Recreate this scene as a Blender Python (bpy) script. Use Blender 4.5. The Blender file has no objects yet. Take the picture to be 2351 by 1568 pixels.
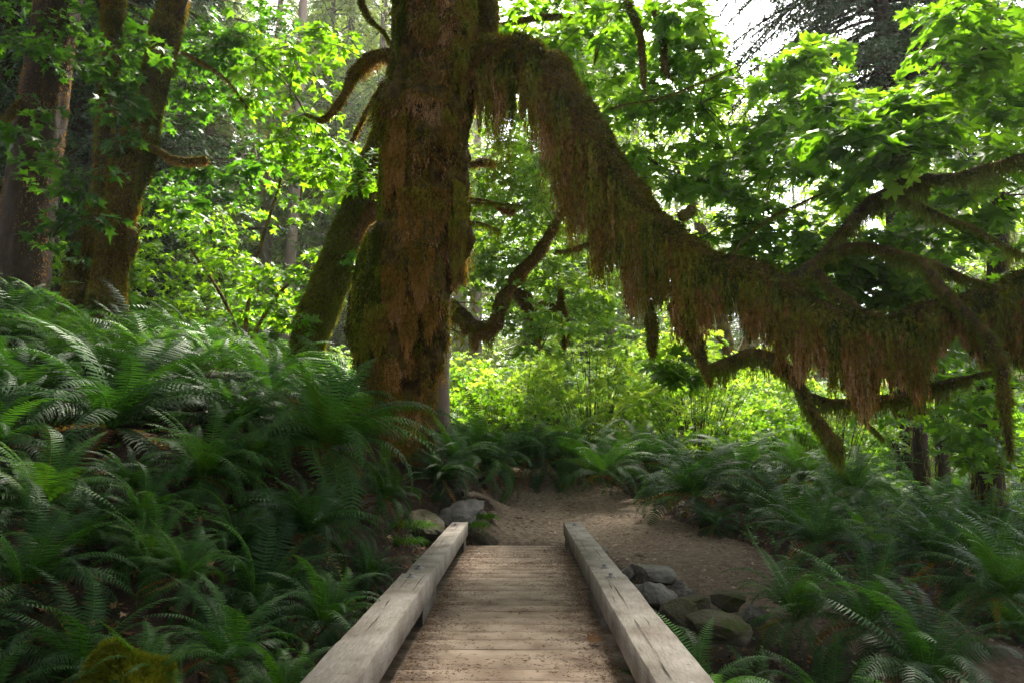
import bpy, bmesh, math, random
import numpy as np
from mathutils import Vector, Matrix

random.seed(7)
RNG = np.random.default_rng(11)
R = math.radians
scene = bpy.context.scene
COL = scene.collection

# ------------------------------------------------------------------ camera
CAM = Vector((0.0, 0.0, 1.32))          # eye height above the bridge deck (deck top is z = 0)
PITCH, YAW = R(8.9), R(0.68)
cam_d = bpy.data.cameras.new("camera")
cam_d.lens = 24.0
cam_d.sensor_width = 36.0
cam_d.clip_start = 0.05
cam_d.clip_end = 2000
cam = bpy.data.objects.new("camera", cam_d)
cam.location = CAM
cam.rotation_euler = (math.pi / 2 + PITCH, 0, YAW)
COL.objects.link(cam)
scene.camera = cam

# ------------------------------------------------------------------ light
SUN_EL, SUN_AZ = R(56), R(12)           # azimuth clockwise from +Y (ahead of the camera)
world = bpy.data.worlds.new("World")
scene.world = world
world.use_nodes = True
wn = world.node_tree
bg = wn.nodes["Background"]
sky = wn.nodes.new("ShaderNodeTexSky")
sky.sky_type = 'NISHITA'
sky.sun_disc = False
sky.sun_elevation = SUN_EL
sky.sun_rotation = SUN_AZ
sky.air_density = 1.0
sky.dust_density = 3.0
hsv = wn.nodes.new("ShaderNodeHueSaturation")     # thin high cloud: the sky is nearly white
hsv.inputs["Saturation"].default_value = 0.18
wn.links.new(sky.outputs[0], hsv.inputs["Color"])
wn.links.new(hsv.outputs[0], bg.inputs[0])
bg.inputs[1].default_value = 0.15
sl = bpy.data.lights.new("sun", 'SUN')
sl.energy = 5.0
sl.angle = R(9)
sl.color = (1.0, 0.93, 0.80)
sun = bpy.data.objects.new("sun", sl)
sdir = Vector((math.sin(SUN_AZ) * math.cos(SUN_EL), math.cos(SUN_AZ) * math.cos(SUN_EL), math.sin(SUN_EL)))
sun.rotation_euler = sdir.to_track_quat('Z', 'Y').to_euler()
sun.location = (0, 0, 40)
COL.objects.link(sun)
scene.view_settings.view_transform = 'Standard'
scene.view_settings.look = 'None'
scene.view_settings.exposure = 2.72
scene.view_settings.gamma = 1.0
scene.view_settings.use_curve_mapping = False
cy = scene.cycles
cy.max_bounces = 7
cy.diffuse_bounces = 4
cy.glossy_bounces = 2
cy.transmission_bounces = 5
cy.transparent_max_bounces = 4
cy.use_denoising = True
cy.denoising_prefilter = 'NONE'
cy.use_adaptive_sampling = False
cy.sample_clamp_indirect = 6.0

# ------------------------------------------------------------------ helpers
F_PX = 24.0 / 36.0 * 2351.0             # the photograph measured on a 2351 x 1568 grid
CM = (Matrix.Rotation(YAW, 3, 'Z') @ Matrix.Rotation(math.pi / 2 + PITCH, 3, 'X'))


def at(u, v, Y):
    """point of the plane y = Y seen at (u, v)"""
    d = CM @ Vector(((u - 1175.5) / F_PX, (784.0 - v) / F_PX, -1.0))
    return CAM + d * (Y / d.y)


def px(n, Y):
    return n * Y / F_PX


def hash3(ix, iy, iz, seed):
    n = (ix * 374761393 + iy * 668265263 + iz * 1274126177 + seed * 974634777) & 0xffffffff
    n = ((n ^ (n >> 13)) * 1103515245) & 0xffffffff
    n = (n ^ (n >> 16)) & 0xffffffff
    return n / 4294967295.0 * 2 - 1


def noise(P, sc=1.0, seed=0):
    P = np.asarray(P, float) * sc
    I = np.floor(P).astype(np.int64)
    f = P - I
    f = f * f * (3 - 2 * f)
    r = 0
    for dx in (0, 1):
        wx = f[:, 0] if dx else 1 - f[:, 0]
        for dy in (0, 1):
            wy = f[:, 1] if dy else 1 - f[:, 1]
            for dz in (0, 1):
                wz = f[:, 2] if dz else 1 - f[:, 2]
                r = r + wx * wy * wz * hash3(I[:, 0] + dx, I[:, 1] + dy, I[:, 2] + dz, seed)
    return r


def fbm(P, sc=1.0, oct=4, seed=0, gain=0.5):
    a, r = 1.0, 0
    for k in range(oct):
        r = r + a * noise(P, sc * 2 ** k, seed + k)
        a *= gain
    return r


def nrm(a):
    return a / np.maximum(np.linalg.norm(a, axis=-1, keepdims=True), 1e-9)


def mesh_np(name, V, F, mats, tint=None, smooth=False, parent=None, midx=None, tri=True):
    me = bpy.data.meshes.new(name)
    V = np.asarray(V, np.float32)
    F = np.asarray(F, np.int32)
    k = F.shape[1]
    me.vertices.add(len(V))
    me.vertices.foreach_set("co", V.ravel())
    me.loops.add(F.size)
    me.loops.foreach_set("vertex_index", F.ravel())
    me.polygons.add(len(F))
    me.polygons.foreach_set("loop_start", np.arange(0, F.size, k, dtype=np.int32))
    me.polygons.foreach_set("loop_total", np.full(len(F), k, np.int32))
    if smooth:
        me.polygons.foreach_set("use_smooth", np.ones(len(F), bool))
    if midx is not None:
        me.polygons.foreach_set("material_index", np.asarray(midx, np.int32))
    if tint is not None:
        a = me.attributes.new("tint", 'FLOAT', 'POINT')
        a.data.foreach_set("value", np.asarray(tint, np.float32))
    me.update(calc_edges=True)
    for m in (mats if isinstance(mats, (list, tuple)) else [mats]):
        me.materials.append(m)
    o = bpy.data.objects.new(name, me)
    COL.objects.link(o)
    if parent is not None:
        o.parent = parent
        if parent.location.length > 0:
            me.transform(Matrix.Translation(-parent.location))
    return o


class MB:
    """collects pieces of tris / quads (quads split) into one mesh"""
    def __init__(s):
        s.V, s.F, s.T, s.M, s.n = [], [], [], [], 0

    def add(s, V, F, tint=0.0, m=0):
        V = np.asarray(V, float)
        F = np.asarray(F, np.int64)
        if len(V) == 0 or len(F) == 0:
            return
        if F.shape[1] == 4:
            F = np.concatenate([F[:, [0, 1, 2]], F[:, [0, 2, 3]]])
        s.V.append(V)
        s.F.append(F + s.n)
        s.T.append(np.broadcast_to(np.asarray(tint, float), (len(V),)))
        s.M.append(np.full(len(F), m))
        s.n += len(V)

    def build(s, name, mats, parent=None, smooth=False):
        if not s.V:
            return None
        return mesh_np(name, np.concatenate(s.V), np.concatenate(s.F), mats, np.concatenate(s.T), smooth, parent,
                       np.concatenate(s.M) if isinstance(mats, (list, tuple)) and len(mats) > 1 else None)


def tag(o, label=None, cat=None, group=None, kind=None):
    for k, v in (("label", label), ("category", cat), ("group", group), ("kind", kind)):
        if v:
            o[k] = v
    return o


def thing(name, loc, label, cat, group=None):
    o = bpy.data.objects.new(name, None)
    o.location = loc
    o.empty_display_size = 0.2
    COL.objects.link(o)
    return tag(o, label, cat, group)


def spline(pts, per=8):
    """Catmull-Rom through rows (x, y, z, r...)"""
    P = np.asarray(pts, float)
    if len(P) < 3:
        t = np.linspace(0, 1, per + 1)[:, None]
        return P[0] * (1 - t) + P[-1] * t
    Q = np.vstack([2 * P[0] - P[1], P, 2 * P[-1] - P[-2]])
    out = []
    for i in range(1, len(Q) - 2):
        t = np.linspace(0, 1, per, endpoint=False)[:, None]
        a, b, c, d = Q[i - 1], Q[i], Q[i + 1], Q[i + 2]
        out.append(0.5 * (2 * b + (c - a) * t + (2 * a - 5 * b + 4 * c - d) * t ** 2 + (3 * b - a - 3 * c + d) * t ** 3))
    out.append(P[-1:])
    return np.vstack(out)


def tube(pts, seg=8, per=6, disp=0.0, dsc=3.0, seed=0, stretch=1.0, cap=True, dfun=None):
    """swept tube; pts rows (x,y,z,r). returns V,F(quads),N"""
    S = spline(pts, per)
    C, rad = S[:, :3], np.maximum(S[:, 3], 0.001)
    T = nrm(np.gradient(C, axis=0))
    n = np.array([1.0, 0, 0]) if abs(T[0][0]) < 0.8 else np.array([0, 1.0, 0])
    Ns, Bs = [], []
    for t in T:
        n = n - t * np.dot(n, t)
        n = n / np.linalg.norm(n)
        Ns.append(n)
        Bs.append(np.cross(t, n))
    Ns, Bs = np.array(Ns), np.array(Bs)
    a = np.linspace(0, 2 * math.pi, seg, endpoint=False)
    dirs = Ns[:, None, :] * np.cos(a)[None, :, None] + Bs[:, None, :] * np.sin(a)[None, :, None]
    base = C[:, None, :] + dirs * rad[:, None, None]
    V = base.reshape(-1, 3)
    D = dirs.reshape(-1, 3)
    rr = np.repeat(rad, seg)
    if disp:
        q = V.copy()
        q[:, 2] *= stretch
        V = V + D * (rr * disp * fbm(q, dsc, 4, seed))[:, None]
    if dfun is not None:
        V = V + D * dfun(V, D, rr)[:, None]
    m = len(C)
    i = np.arange(m - 1)[:, None] * seg
    j = np.arange(seg)[None, :]
    k = (j + 1) % seg
    F = np.stack([i + j, i + k, i + seg + k, i + seg + j], -1).reshape(-1, 4)
    if cap:
        c = len(V)
        V = np.vstack([V, C[-1] + T[-1] * rad[-1] * 0.4])
        e = (m - 1) * seg
        jj = np.arange(seg)
        F = np.vstack([F, np.stack([e + jj, e + (jj + 1) % seg, np.full(seg, c), np.full(seg, c)], -1)])
        D = np.vstack([D, T[-1]])
    return V, F, D


def quads_to_tris(F):
    t = np.concatenate([F[:, [0, 1, 2]], F[:, [0, 2, 3]]])
    return t[(t[:, 0] != t[:, 1]) & (t[:, 1] != t[:, 2]) & (t[:, 0] != t[:, 2])]


def strands(top, L, w, step=0.03, d=None, sag=None, wig=0.01, t0=0.0, t1=1.0, rng=RNG, fat=1.7):
    """chains of small leafy triangles: moss, needles. d: direction (default down)"""
    top = np.asarray(top, float)
    n = len(top)
    L = np.broadcast_to(np.asarray(L, float), (n,))
    w = np.broadcast_to(np.asarray(w, float), (n,))
    step = np.broadcast_to(np.asarray(step, float), (n,))
    k = np.maximum((L / step).astype(int), 2)
    idx = np.repeat(np.arange(n), k)
    off = np.arange(k.sum()) - np.repeat(np.cumsum(k) - k, k)
    s = off * step[idx]
    fr = off / k[idx]
    if d is None:
        dd = np.tile([0, 0, -1.0], (n, 1)) + rng.normal(0, 0.035, (n, 3))
    else:
        dd = np.asarray(d, float)
    dd = nrm(dd)
    g = 0 if sag is None else np.broadcast_to(np.asarray(sag, float), (n,))[idx] * s * s
    p = top[idx] + dd[idx] * s[:, None]
    p[:, 2] -= g
    ph = rng.uniform(0, 6.28, (n, 2))
    p[:, 0] += wig * np.sin(ph[idx, 0] + s * 17)
    p[:, 1] += wig * np.sin(ph[idx, 1] + s * 14)
    m = len(p)
    side = nrm(np.cross(dd[idx], rng.normal(0, 1, (m, 3))))
    ww = (w[idx] * (1 - 0.6 * fr ** 3) * rng.uniform(0.5, 1.3, m))[:, None]
    st = step[idx][:, None]
    a = p + side * ww * 0.5
    b = p - side * ww * 0.5
    c = p + dd[idx] * st * fat + nrm(rng.normal(0, 1, (m, 3))) * ww * 0.8
    V = np.stack([a, b, c], 1).reshape(-1, 3)
    F = np.arange(m * 3).reshape(-1, 3)
    t0 = np.broadcast_to(t0, (n,))[idx]
    t1 = np.broadcast_to(t1, (n,))[idx]
    T = np.repeat(t0 + (t1 - t0) * fr + rng.normal(0, 0.08, m), 3)
    return V, F, T


def sample_surface(V, F, n, rng=RNG):
    T = quads_to_tris(F) if F.shape[1] == 4 else F
    A, B, C = V[T[:, 0]], V[T[:, 1]], V[T[:, 2]]
    N = np.cross(B - A, C - A)
    ar = np.linalg.norm(N, axis=1)
    i = rng.choice(len(T), n, p=ar / ar.sum())
    u, v = rng.random(n), rng.random(n)
    f = u + v > 1
    u[f], v[f] = 1 - u[f], 1 - v[f]
    P = A[i] + (B[i] - A[i]) * u[:, None] + (C[i] - A[i]) * v[:, None]
    return P, nrm(N[i])


# ------------------------------------------------------------------ materials
def new_mat(name):
    m = bpy.data.materials.new(name)
    m.use_nodes = True
    nt = m.node_tree
    nt.nodes.clear()
    out = nt.nodes.new("ShaderNodeOutputMaterial")
    return m, nt, out


def ramp(nt, stops, fac):
    r = nt.nodes.new("ShaderNodeValToRGB")
    e = r.color_ramp.elements
    while len(e) < len(stops):
        e.new(0.5)
    for k, (p, c) in enumerate(stops):
        e[k].position = p
        e[k].color = (*c, 1)
    nt.links.new(fac, r.inputs[0])
    return r.outputs[0]


def tint_fac(nt, nsc=3.0, amt=0.35, obj_rand=0.0):
    """attribute tint plus a little world-space noise"""
    a = nt.nodes.new("ShaderNodeAttribute")
    a.attribute_name = "tint"
    g = nt.nodes.new("ShaderNodeNewGeometry")
    n = nt.nodes.new("ShaderNodeTexNoise")
    n.inputs["Scale"].default_value = nsc
    n.inputs["Detail"].default_value = 3
    nt.links.new(g.outputs["Position"], n.inputs["Vector"])
    s = nt.nodes.new("ShaderNodeMath")
    s.operation = 'MULTIPLY_ADD'
    s.inputs[1].default_value = amt * 2
    s.inputs[2].default_value = -amt
    nt.links.new(n.outputs[0], s.inputs[0])
    d = nt.nodes.new("ShaderNodeMath")
    d.operation = 'ADD'
    nt.links.new(a.outputs["Fac"], d.inputs[0])
    nt.links.new(s.outputs[0], d.inputs[1])
    o = d.outputs[0]
    if obj_rand:
        oi = nt.nodes.new("ShaderNodeObjectInfo")
        q = nt.nodes.new("ShaderNodeMath")
        q.operation = 'MULTIPLY_ADD'
        q.inputs[1].default_value = obj_rand
        nt.links.new(oi.outputs["Random"], q.inputs[0])
        nt.links.new(o, q.inputs[2])
        o = q.outputs[0]
    return o


def leaf_mat(name, stops, trans=0.45, rough=0.45, spec=0.4, nsc=1.0, amt=0.25, warm=1.6, orand=0.0, tcol=(1.6, 1.5, .4)):
    m, nt, out = new_mat(name)
    c = ramp(nt, stops, tint_fac(nt, nsc, amt, orand))
    b = nt.nodes.new("ShaderNodeBsdfPrincipled")
    b.inputs["Roughness"].default_value = rough
    b.inputs["Specular IOR Level"].default_value = spec
    nt.links.new(c, b.inputs["Base Color"])
    t = nt.nodes.new("ShaderNodeBsdfTranslucent")
    mul = nt.nodes.new("ShaderNodeMixRGB")
    mul.blend_type = 'MULTIPLY'
    mul.inputs[0].default_value = 1
    mul.inputs[2].default_value = (*[warm * q for q in tcol], 1)
    nt.links.new(c, mul.inputs[1])
    nt.links.new(mul.outputs[0], t.inputs[0])
    x = nt.nodes.new("ShaderNodeMixShader")
    x.inputs[0].default_value = trans
    nt.links.new(b.outputs[0], x.inputs[1])
    nt.links.new(t.outputs[0], x.inputs[2])
    nt.links.new(x.outputs[0], out.inputs[0])
    return m


def rough_mat(name, stops, nsc=6.0, amt=0.5, bump=0.6, bsc=30.0, rough=0.9, stretch=None, bdist=0.02, spec=0.2):
    m, nt, out = new_mat(name)
    g = nt.nodes.new("ShaderNodeTexCoord")
    mp = nt.nodes.new("ShaderNodeMapping")
    if stretch:
        mp.inputs["Scale"].default_value = stretch
    nt.links.new(g.outputs["Object"], mp.inputs["Vector"])
    n = nt.nodes.new("ShaderNodeTexNoise")
    n.inputs["Scale"].default_value = nsc
    n.inputs["Detail"].default_value = 8
    n.inputs["Roughness"].default_value = 0.65
    nt.links.new(mp.outputs[0], n.inputs["Vector"])
    a = nt.nodes.new("ShaderNodeAttribute")
    a.attribute_name = "tint"
    s = nt.nodes.new("ShaderNodeMath")
    s.operation = 'MULTIPLY_ADD'
    s.inputs[1].default_value = amt * 2
    s.inputs[2].default_value = 0.5 - amt
    nt.links.new(n.outputs[0], s.inputs[0])
    d = nt.nodes.new("ShaderNodeMath")
    d.operation = 'ADD'
    nt.links.new(a.outputs["Fac"], d.inputs[0])
    nt.links.new(s.outputs[0], d.inputs[1])
    c = ramp(nt, stops, d.outputs[0])
    n2 = nt.nodes.new("ShaderNodeTexNoise")
    n2.inputs["Scale"].default_value = bsc
    n2.inputs["Detail"].default_value = 6
    n2.inputs["Roughness"].default_value = 0.7
    nt.links.new(mp.outputs[0], n2.inputs["Vector"])
    bp = nt.nodes.new("ShaderNodeBump")
    bp.inputs["Strength"].default_value = bump
    bp.inputs["Distance"].default_value = bdist
    nt.links.new(n2.outputs[0], bp.inputs["Height"])
    b = nt.nodes.new("ShaderNodeBsdfPrincipled")
    b.inputs["Roughness"].default_value = rough
    b.inputs["Specular IOR Level"].default_value = spec
    nt.links.new(c, b.inputs["Base Color"])
    nt.links.new(bp.outputs[0], b.inputs["Normal"])
    nt.links.new(b.outputs[0], out.inputs[0])
    return m


FERN_STOPS = [(0.0, (.006, .024, .009)), (0.35, (.018, .060, .012)), (0.6, (.048, .135, .014)), (0.8, (.09, .19, .03)),
              (0.9, (.20, .10, .03)), (1.0, (.15, .055, .02))]
M_FERN = leaf_mat("fern_frond", FERN_STOPS, trans=0.35, rough=0.52, spec=0.18, nsc=0.8, amt=0.18, warm=1.4)
M_STEM = rough_mat("fern_stem", [(0, (.10, .07, .02)), (1, (.16, .14, .04))], bump=0)
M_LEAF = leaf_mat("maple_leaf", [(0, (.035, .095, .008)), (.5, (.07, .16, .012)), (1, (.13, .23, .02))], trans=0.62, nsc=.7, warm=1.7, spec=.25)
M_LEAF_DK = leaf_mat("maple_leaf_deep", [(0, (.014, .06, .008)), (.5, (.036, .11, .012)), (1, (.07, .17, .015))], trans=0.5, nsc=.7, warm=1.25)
M_LEAF_BR = leaf_mat("sunlit_tint_leaf", [(0, (.06, .14, .02)), (.5, (.13, .23, .04)), (1, (.25, .33, .09))], trans=0.55, nsc=.5, amt=.4, warm=1.6)  # leaf colour raised to imitate sunlight on the background foliage
M_LEAF_OR = leaf_mat("autumn_leaf", [(0, (.30, .17, .02)), (.5, (.45, .24, .03)), (1, (.5, .33, .05))], trans=0.5, nsc=.5, warm=.9)
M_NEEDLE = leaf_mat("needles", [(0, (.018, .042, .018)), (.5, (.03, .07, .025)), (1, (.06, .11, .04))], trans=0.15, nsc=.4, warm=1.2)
M_NEEDLE_PALE = leaf_mat("pale_needles", [(0, (.06, .11, .05)), (.5, (.11, .18, .07)), (1, (.19, .25, .09))], trans=0.45, nsc=.3, warm=1.2)  # paler needle colour stands in for haze over the distant conifers
M_MOSS = leaf_mat("moss", [(0, (.04, .052, .007)), (.12, (.11, .145, .012)), (.32, (.22, .19, .02)), (.46, (.09, .055, .010)), (.60, (.22, .135, .022)), (.80, (.29, .145, .036)), (1, (.42, .27, .13))],
                  trans=0.32, rough=.95, spec=.02, nsc=2.4, amt=.45, warm=1.1, tcol=(1.3, 1.0, .4))
M_MOSS_G = leaf_mat("green_moss", [(0, (.07, .10, .011)), (.5, (.14, .16, .016)), (1, (.18, .15, .025))],
                    trans=0.3, rough=.95, spec=.02, nsc=2.0, amt=.35, warm=1.0)
M_MOSSBARK = rough_mat("mossy_bark", [(0, (.010, .007, .003)), (.38, (.045, .028, .008)), (.55, (.12, .07, .012)), (.75, (.12, .105, .014)), (1, (.09, .11, .012))],
                       nsc=5, amt=.7, bump=1, bsc=30, bdist=.06, stretch=(1, 1, .8))
M_BARK = rough_mat("grey_bark", [(0, (.03, .022, .016)), (.5, (.085, .06, .045)), (1, (.17, .13, .10))], nsc=9, amt=.7,
                   bump=1, bsc=22, bdist=.05, stretch=(1, 1, .16))
M_BARK_DK = rough_mat("dark_bark", [(0, (.010, .007, .004)), (.5, (.034, .021, .012)), (1, (.07, .05, .028))], nsc=8, amt=.7,
                      bump=1, bsc=20, bdist=.05, stretch=(1, 1, .4))
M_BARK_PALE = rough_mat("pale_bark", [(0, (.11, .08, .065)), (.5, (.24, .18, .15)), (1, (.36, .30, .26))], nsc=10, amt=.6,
                        bump=.8, bsc=24, bdist=.04, stretch=(1, 1, .12))
M_TWIG = rough_mat("twig", [(0, (.03, .022, .012)), (1, (.09, .07, .035))], bump=.3)
M_SOIL = rough_mat("forest_soil", [(0, (.010, .007, .005)), (.45, (.026, .016, .010)), (.7, (.045, .026, .015)), (1, (.03, .036, .012))],
                   nsc=2.5, amt=.6, bump=1, bsc=26, bdist=.04)
M_PATH = rough_mat("path_gravel", [(0, (.05, .034, .022)), (.4, (.13, .092, .063)), (.6, (.195, .145, .105)), (1, (.34, .27, .21))],
                   nsc=14, amt=.75, bump=1, bsc=60, bdist=.02)
M_STONE = rough_mat("stone", [(0, (.045, .042, .036)), (.45, (.135, .125, .11)), (.7, (.20, .185, .165)), (1, (.30, .28, .25))], nsc=7, amt=.75,
                    bump=.9, bsc=26, bdist=.03)
M_STONE_MOSS = rough_mat("mossy_stone", [(0, (.03, .026, .018)), (.45, (.085, .075, .055)), (.62, (.07, .065, .03)), (.72, (.04, .055, .010)), (1, (.06, .07, .012))],
                         nsc=4, amt=.7, bump=.9, bsc=40, bdist=.02)
M_METAL = rough_mat("galvanised_steel", [(0, (.06, .05, .045)), (1, (.24, .22, .20))], nsc=30, amt=.6, bump=.2, rough=.5, spec=.8)
M_LITTER = leaf_mat("litter", [(0, (.03, .018, .01)), (.5, (.10, .05, .025)), (.8, (.22, .12, .06)), (1, (.32, .22, .14))], trans=.05,
                    rough=.9, spec=.1, amt=.1)
M_ROOT = rough_mat("root_bark", [(0, (.05, .035, .025)), (.5, (.14, .10, .075)), (1, (.24, .19, .15))], nsc=14, amt=.6, bump=.9, bsc=40,
                   stretch=(.3, 1, 1))


def wood_mat(name, along, tones):
    m, nt, out = new_mat(name)
    g = nt.nodes.new("ShaderNodeTexCoord")
    mp = nt.nodes.new("ShaderNodeMapping")
    mp.inputs["Scale"].default_value = (1.0, 0.11, 1.0) if along == 'Y' else (0.09, 1.0, 1.0)
    nt.links.new(g.outputs["Object"], mp.inputs["Vector"])
    n = nt.nodes.new("ShaderNodeTexNoise")
    n.inputs["Scale"].default_value = 95
    n.inputs["Detail"].default_value = 9
    n.inputs["Roughness"].default_value = .7
    n.inputs["Distortion"].default_value = .6
    nt.links.new(mp.outputs[0], n.inputs["Vector"])
    n2 = nt.nodes.new("ShaderNodeTexNoise")
    n2.inputs["Scale"].default_value = 3.5
    n2.inputs["Detail"].default_value = 6
    nt.links.new(g.outputs["Object"], n2.inputs["Vector"])
    a = nt.nodes.new("ShaderNodeAttribute")
    a.attribute_name = "tint"
    s = nt.nodes.new("ShaderNodeMath")
    s.operation = 'ADD'
    nt.links.new(n.outputs[0], s.inputs[0])
    nt.links.new(a.outputs["Fac"], s.inputs[1])
    c = ramp(nt, tones, s.outputs[0])
    dirt = ramp(nt, [(.38, (1, 1, 1)), (.66, (.42, .35, .29))], n2.outputs[0])
    mx = nt.nodes.new("ShaderNodeMixRGB")
    mx.blend_type = 'MULTIPLY'
    mx.inputs[0].default_value = .8
    nt.links.new(c, mx.inputs[1])
    nt.links.new(dirt, mx.inputs[2])
    bp = nt.nodes.new("ShaderNodeBump")
    bp.inputs["Strength"].default_value = .5
    bp.inputs["Distance"].default_value = .006
    nt.links.new(n.outputs[0], bp.inputs["Height"])
    b = nt.nodes.new("ShaderNodeBsdfPrincipled")
    b.inputs["Roughness"].default_value = .8
    b.inputs["Specular IOR Level"].default_value = .25
    nt.links.new(mx.outputs[0], b.inputs["Base Color"])
    nt.links.new(bp.outputs[0], b.inputs["Normal"])
    nt.links.new(b.outputs[0], out.inputs[0])
    return m


def add_dirt(m):
    nt = m.node_tree
    b = [n for n in nt.nodes if n.type == 'BSDF_PRINCIPLED'][0]
    src = b.inputs["Base Color"].links[0].from_socket
    tc = nt.nodes.new("ShaderNodeTexCoord")
    sx = nt.nodes.new("ShaderNodeSeparateXYZ")
    nt.links.new(tc.outputs["Object"], sx.inputs[0])

    def mth(op, a, b_=None, c_=None):
        n = nt.nodes.new("ShaderNodeMath")
        n.operation = op
        for k, q in enumerate((a, b_, c_)):
            if q is None:
                continue
            if isinstance(q, (int, float)):
                n.inputs[k].default_value = q
            else:
                nt.links.new(q, n.inputs[k])
        return n.outputs[0]
    d = mth('ABSOLUTE', mth('ADD', sx.outputs[0], .065))
    e = mth('MULTIPLY_ADD', d, 3.6, -1.55)
    n1 = nt.nodes.new("ShaderNodeTexNoise")
    n1.inputs["Scale"].default_value = 7
    n1.inputs["Detail"].default_value = 9
    n1.inputs["Roughness"].default_value = .75
    nt.links.new(tc.outputs["Object"], n1.inputs["Vector"])
    f = mth('ADD', e, mth('MULTIPLY_ADD', n1.outputs[0], 3.6, -2.05))
    f2 = nt.nodes.new("ShaderNodeClamp")
    nt.links.new(mth('MULTIPLY_ADD', f, .8, .22), f2.inputs[0])
    mx = nt.nodes.new("ShaderNodeMixRGB")
    nt.links.new(f2.outputs[0], mx.inputs[0])
    nt.links.new(src, mx.inputs[1])
    mx.inputs[2].default_value = (.058, .037, .024, 1)
    nt.links.new(mx.outputs[0], b.inputs["Base Color"])


M_BEAM = wood_mat("weathered_beam", 'Y', [(.25, (.09, .078, .066)), (.42, (.19, .168, .148)), (.55, (.24, .215, .19)), (.75, (.31, .285, .255))])
M_DECK = wood_mat("deck_board", 'X', [(.2, (.14, .10, .075)), (.42, (.26, .195, .145)), (.6, (.31, .24, .185)), (.85, (.36, .29, .23))])
add_dirt(M_DECK)

# ------------------------------------------------------------------ ground
CTRL = np.array([
    (0, 9.9, -.04), (-.6, 9.9, -.02), (1.5, 9.5, -.03), (2.6, 8, -.10), (3.4, 6.5, -.30), (1.5, 12, .22), (0, 12, .22),
    (.3, 14.5, .60), (1.8, 14.5, .58), (3, 11.5, .35), (1, 16.5, .80), (-.5, 16.5, .9), (-1.5, 18, 1.2),
    (-1.15, 9.6, .05), (-1.6, 9.2, .5), (-2.2, 8, 1.05), (-2.4, 7.0, 1.15), (-1.9, 11, 1.45), (-1.1, 12.8, 1.25), (-.62, 11.4, .30), (-1.05, 11.1, .95), (-.70, 12.9, .55),
    (-3, 9.5, 1.8), (-3.6, 7, 1.45), (-3.4, 5, .75), (-2.2, 5.2, .35), (-1.25, 6.8, -.25), (-1.3, 4.6, -.45), (-2, 3.2, -.15),
    (-4, 3, .4), (-5, 5.5, 1.45), (-5.5, 8, 2.2), (-4.3, 13.5, 2.6), (-7, 10, 2.9), (-8, 13, 3.5), (-12, 14, 4.3),
    (-6, 17, 3.1), (-3, 17, 2.3), (-10, 22, 4.0), (-3, 25, 2.2), (-20, 20, 6), (-20, 5, 4.5), (-12, 3, 2.8),
    (3.6, 10, .15), (4.2, 13, .45), (3, 17, .6), (6, 10, -.05), (6.5, 15, .2), (5, 7, -.5), (3.6, 4.5, -.9), (2.2, 4, -.85),
    (1.4, 5, -.55), (1.3, 3, -.8), (8, 6, -.8), (10, 12, 0), (15, 15, 0), (5, 25, .9), (0, 25, 1.2), (15, 30, 1), (0, 40, 2),
    (-15, 40, 4), (20, 45, 1.5), (0, 3, -.85), (0, 6, -.75), (0, 8.6, -.5), (0, 0, -1), (8, 0, -1), (-1.0, 8.6, -.3), (1.1, 8.2, -.18),
    (1.0, 9.4, -.06), (-5, -5, 0), (5, -6, -1), (0, -30, 0), (100, 0, 0), (-100, 0, 12), (0, 120, 8), (90, 100, 4), (-90, 100, 14), (0, -100, 0)], float)


def _phi(r):
    return np.sqrt(r * r + 0.35 ** 2)


_D = np.linalg.norm(CTRL[:, None, :2] - CTRL[None, :, :2], axis=-1)
_n = len(CTRL)
_A = np.zeros((_n + 1, _n + 1))
_A[:_n, :_n] = _phi(_D) - np.eye(_n) * 0.02
_A[:_n, _n] = 1
_A[_n, :_n] = 1
_W = np.linalg.solve(_A, np.append(CTRL[:, 2], 0))


def G(x, y):
    x = np.atleast_1d(np.asarray(x, float))
    y = np.atleast_1d(np.asarray(y, float))
    q = np.stack([x.ravel(), y.ravel()], -1)
    out = np.empty(len(q))
    for s in range(0, len(q), 20000):
        d = np.linalg.norm(q[s:s + 20000, None, :] - CTRL[None, :, :2], axis=-1)
        out[s:s + 20000] = _phi(d) @ _W[:_n] + _W[_n]
    return out.reshape(x.shape)


def g1(x, y):
    return float(G(x, y)[0])


def pix_ground(u, v, y0=2.0, y1=40):
    """first ground point seen at (u, v)"""
    Ys = np.linspace(y0, y1, 400)
    d = CM @ Vector(((u - 1175.5) / F_PX, (784.0 - v) / F_PX, -1.0))
    X = CAM.x + d.x / d.y * Ys
    Z = CAM.z + d.z / d.y * Ys
    g = G(X, Ys)
    k = np.nonzero(Z < g)[0]
    i = k[0] if len(k) else len(Ys) - 1
    return float(X[i]), float(Ys[i]), float(g[i])


PATH = np.array([(-.62, 9.72), (-.70, 10.3), (-.55, 11.2), (-.60, 12.4), (-.75, 13.6), (-.9, 15), (-1.6, 16.6), (-3.0, 17.6), (-2.4, 18.6),
                 (-.2, 17.2), (1.2, 16.0), (2.0, 14.2), (2.15, 12.6), (2.45, 11), (2.85, 9.8), (3.25, 8.4), (4.2, 7.0), (5.5, 5.8), (4.6, 4.9), (3.2, 5.5),
                 (2.3, 6.4), (1.75, 7.3), (1.25, 8.3), (.95, 9.1), (.62, 9.72)])


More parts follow.
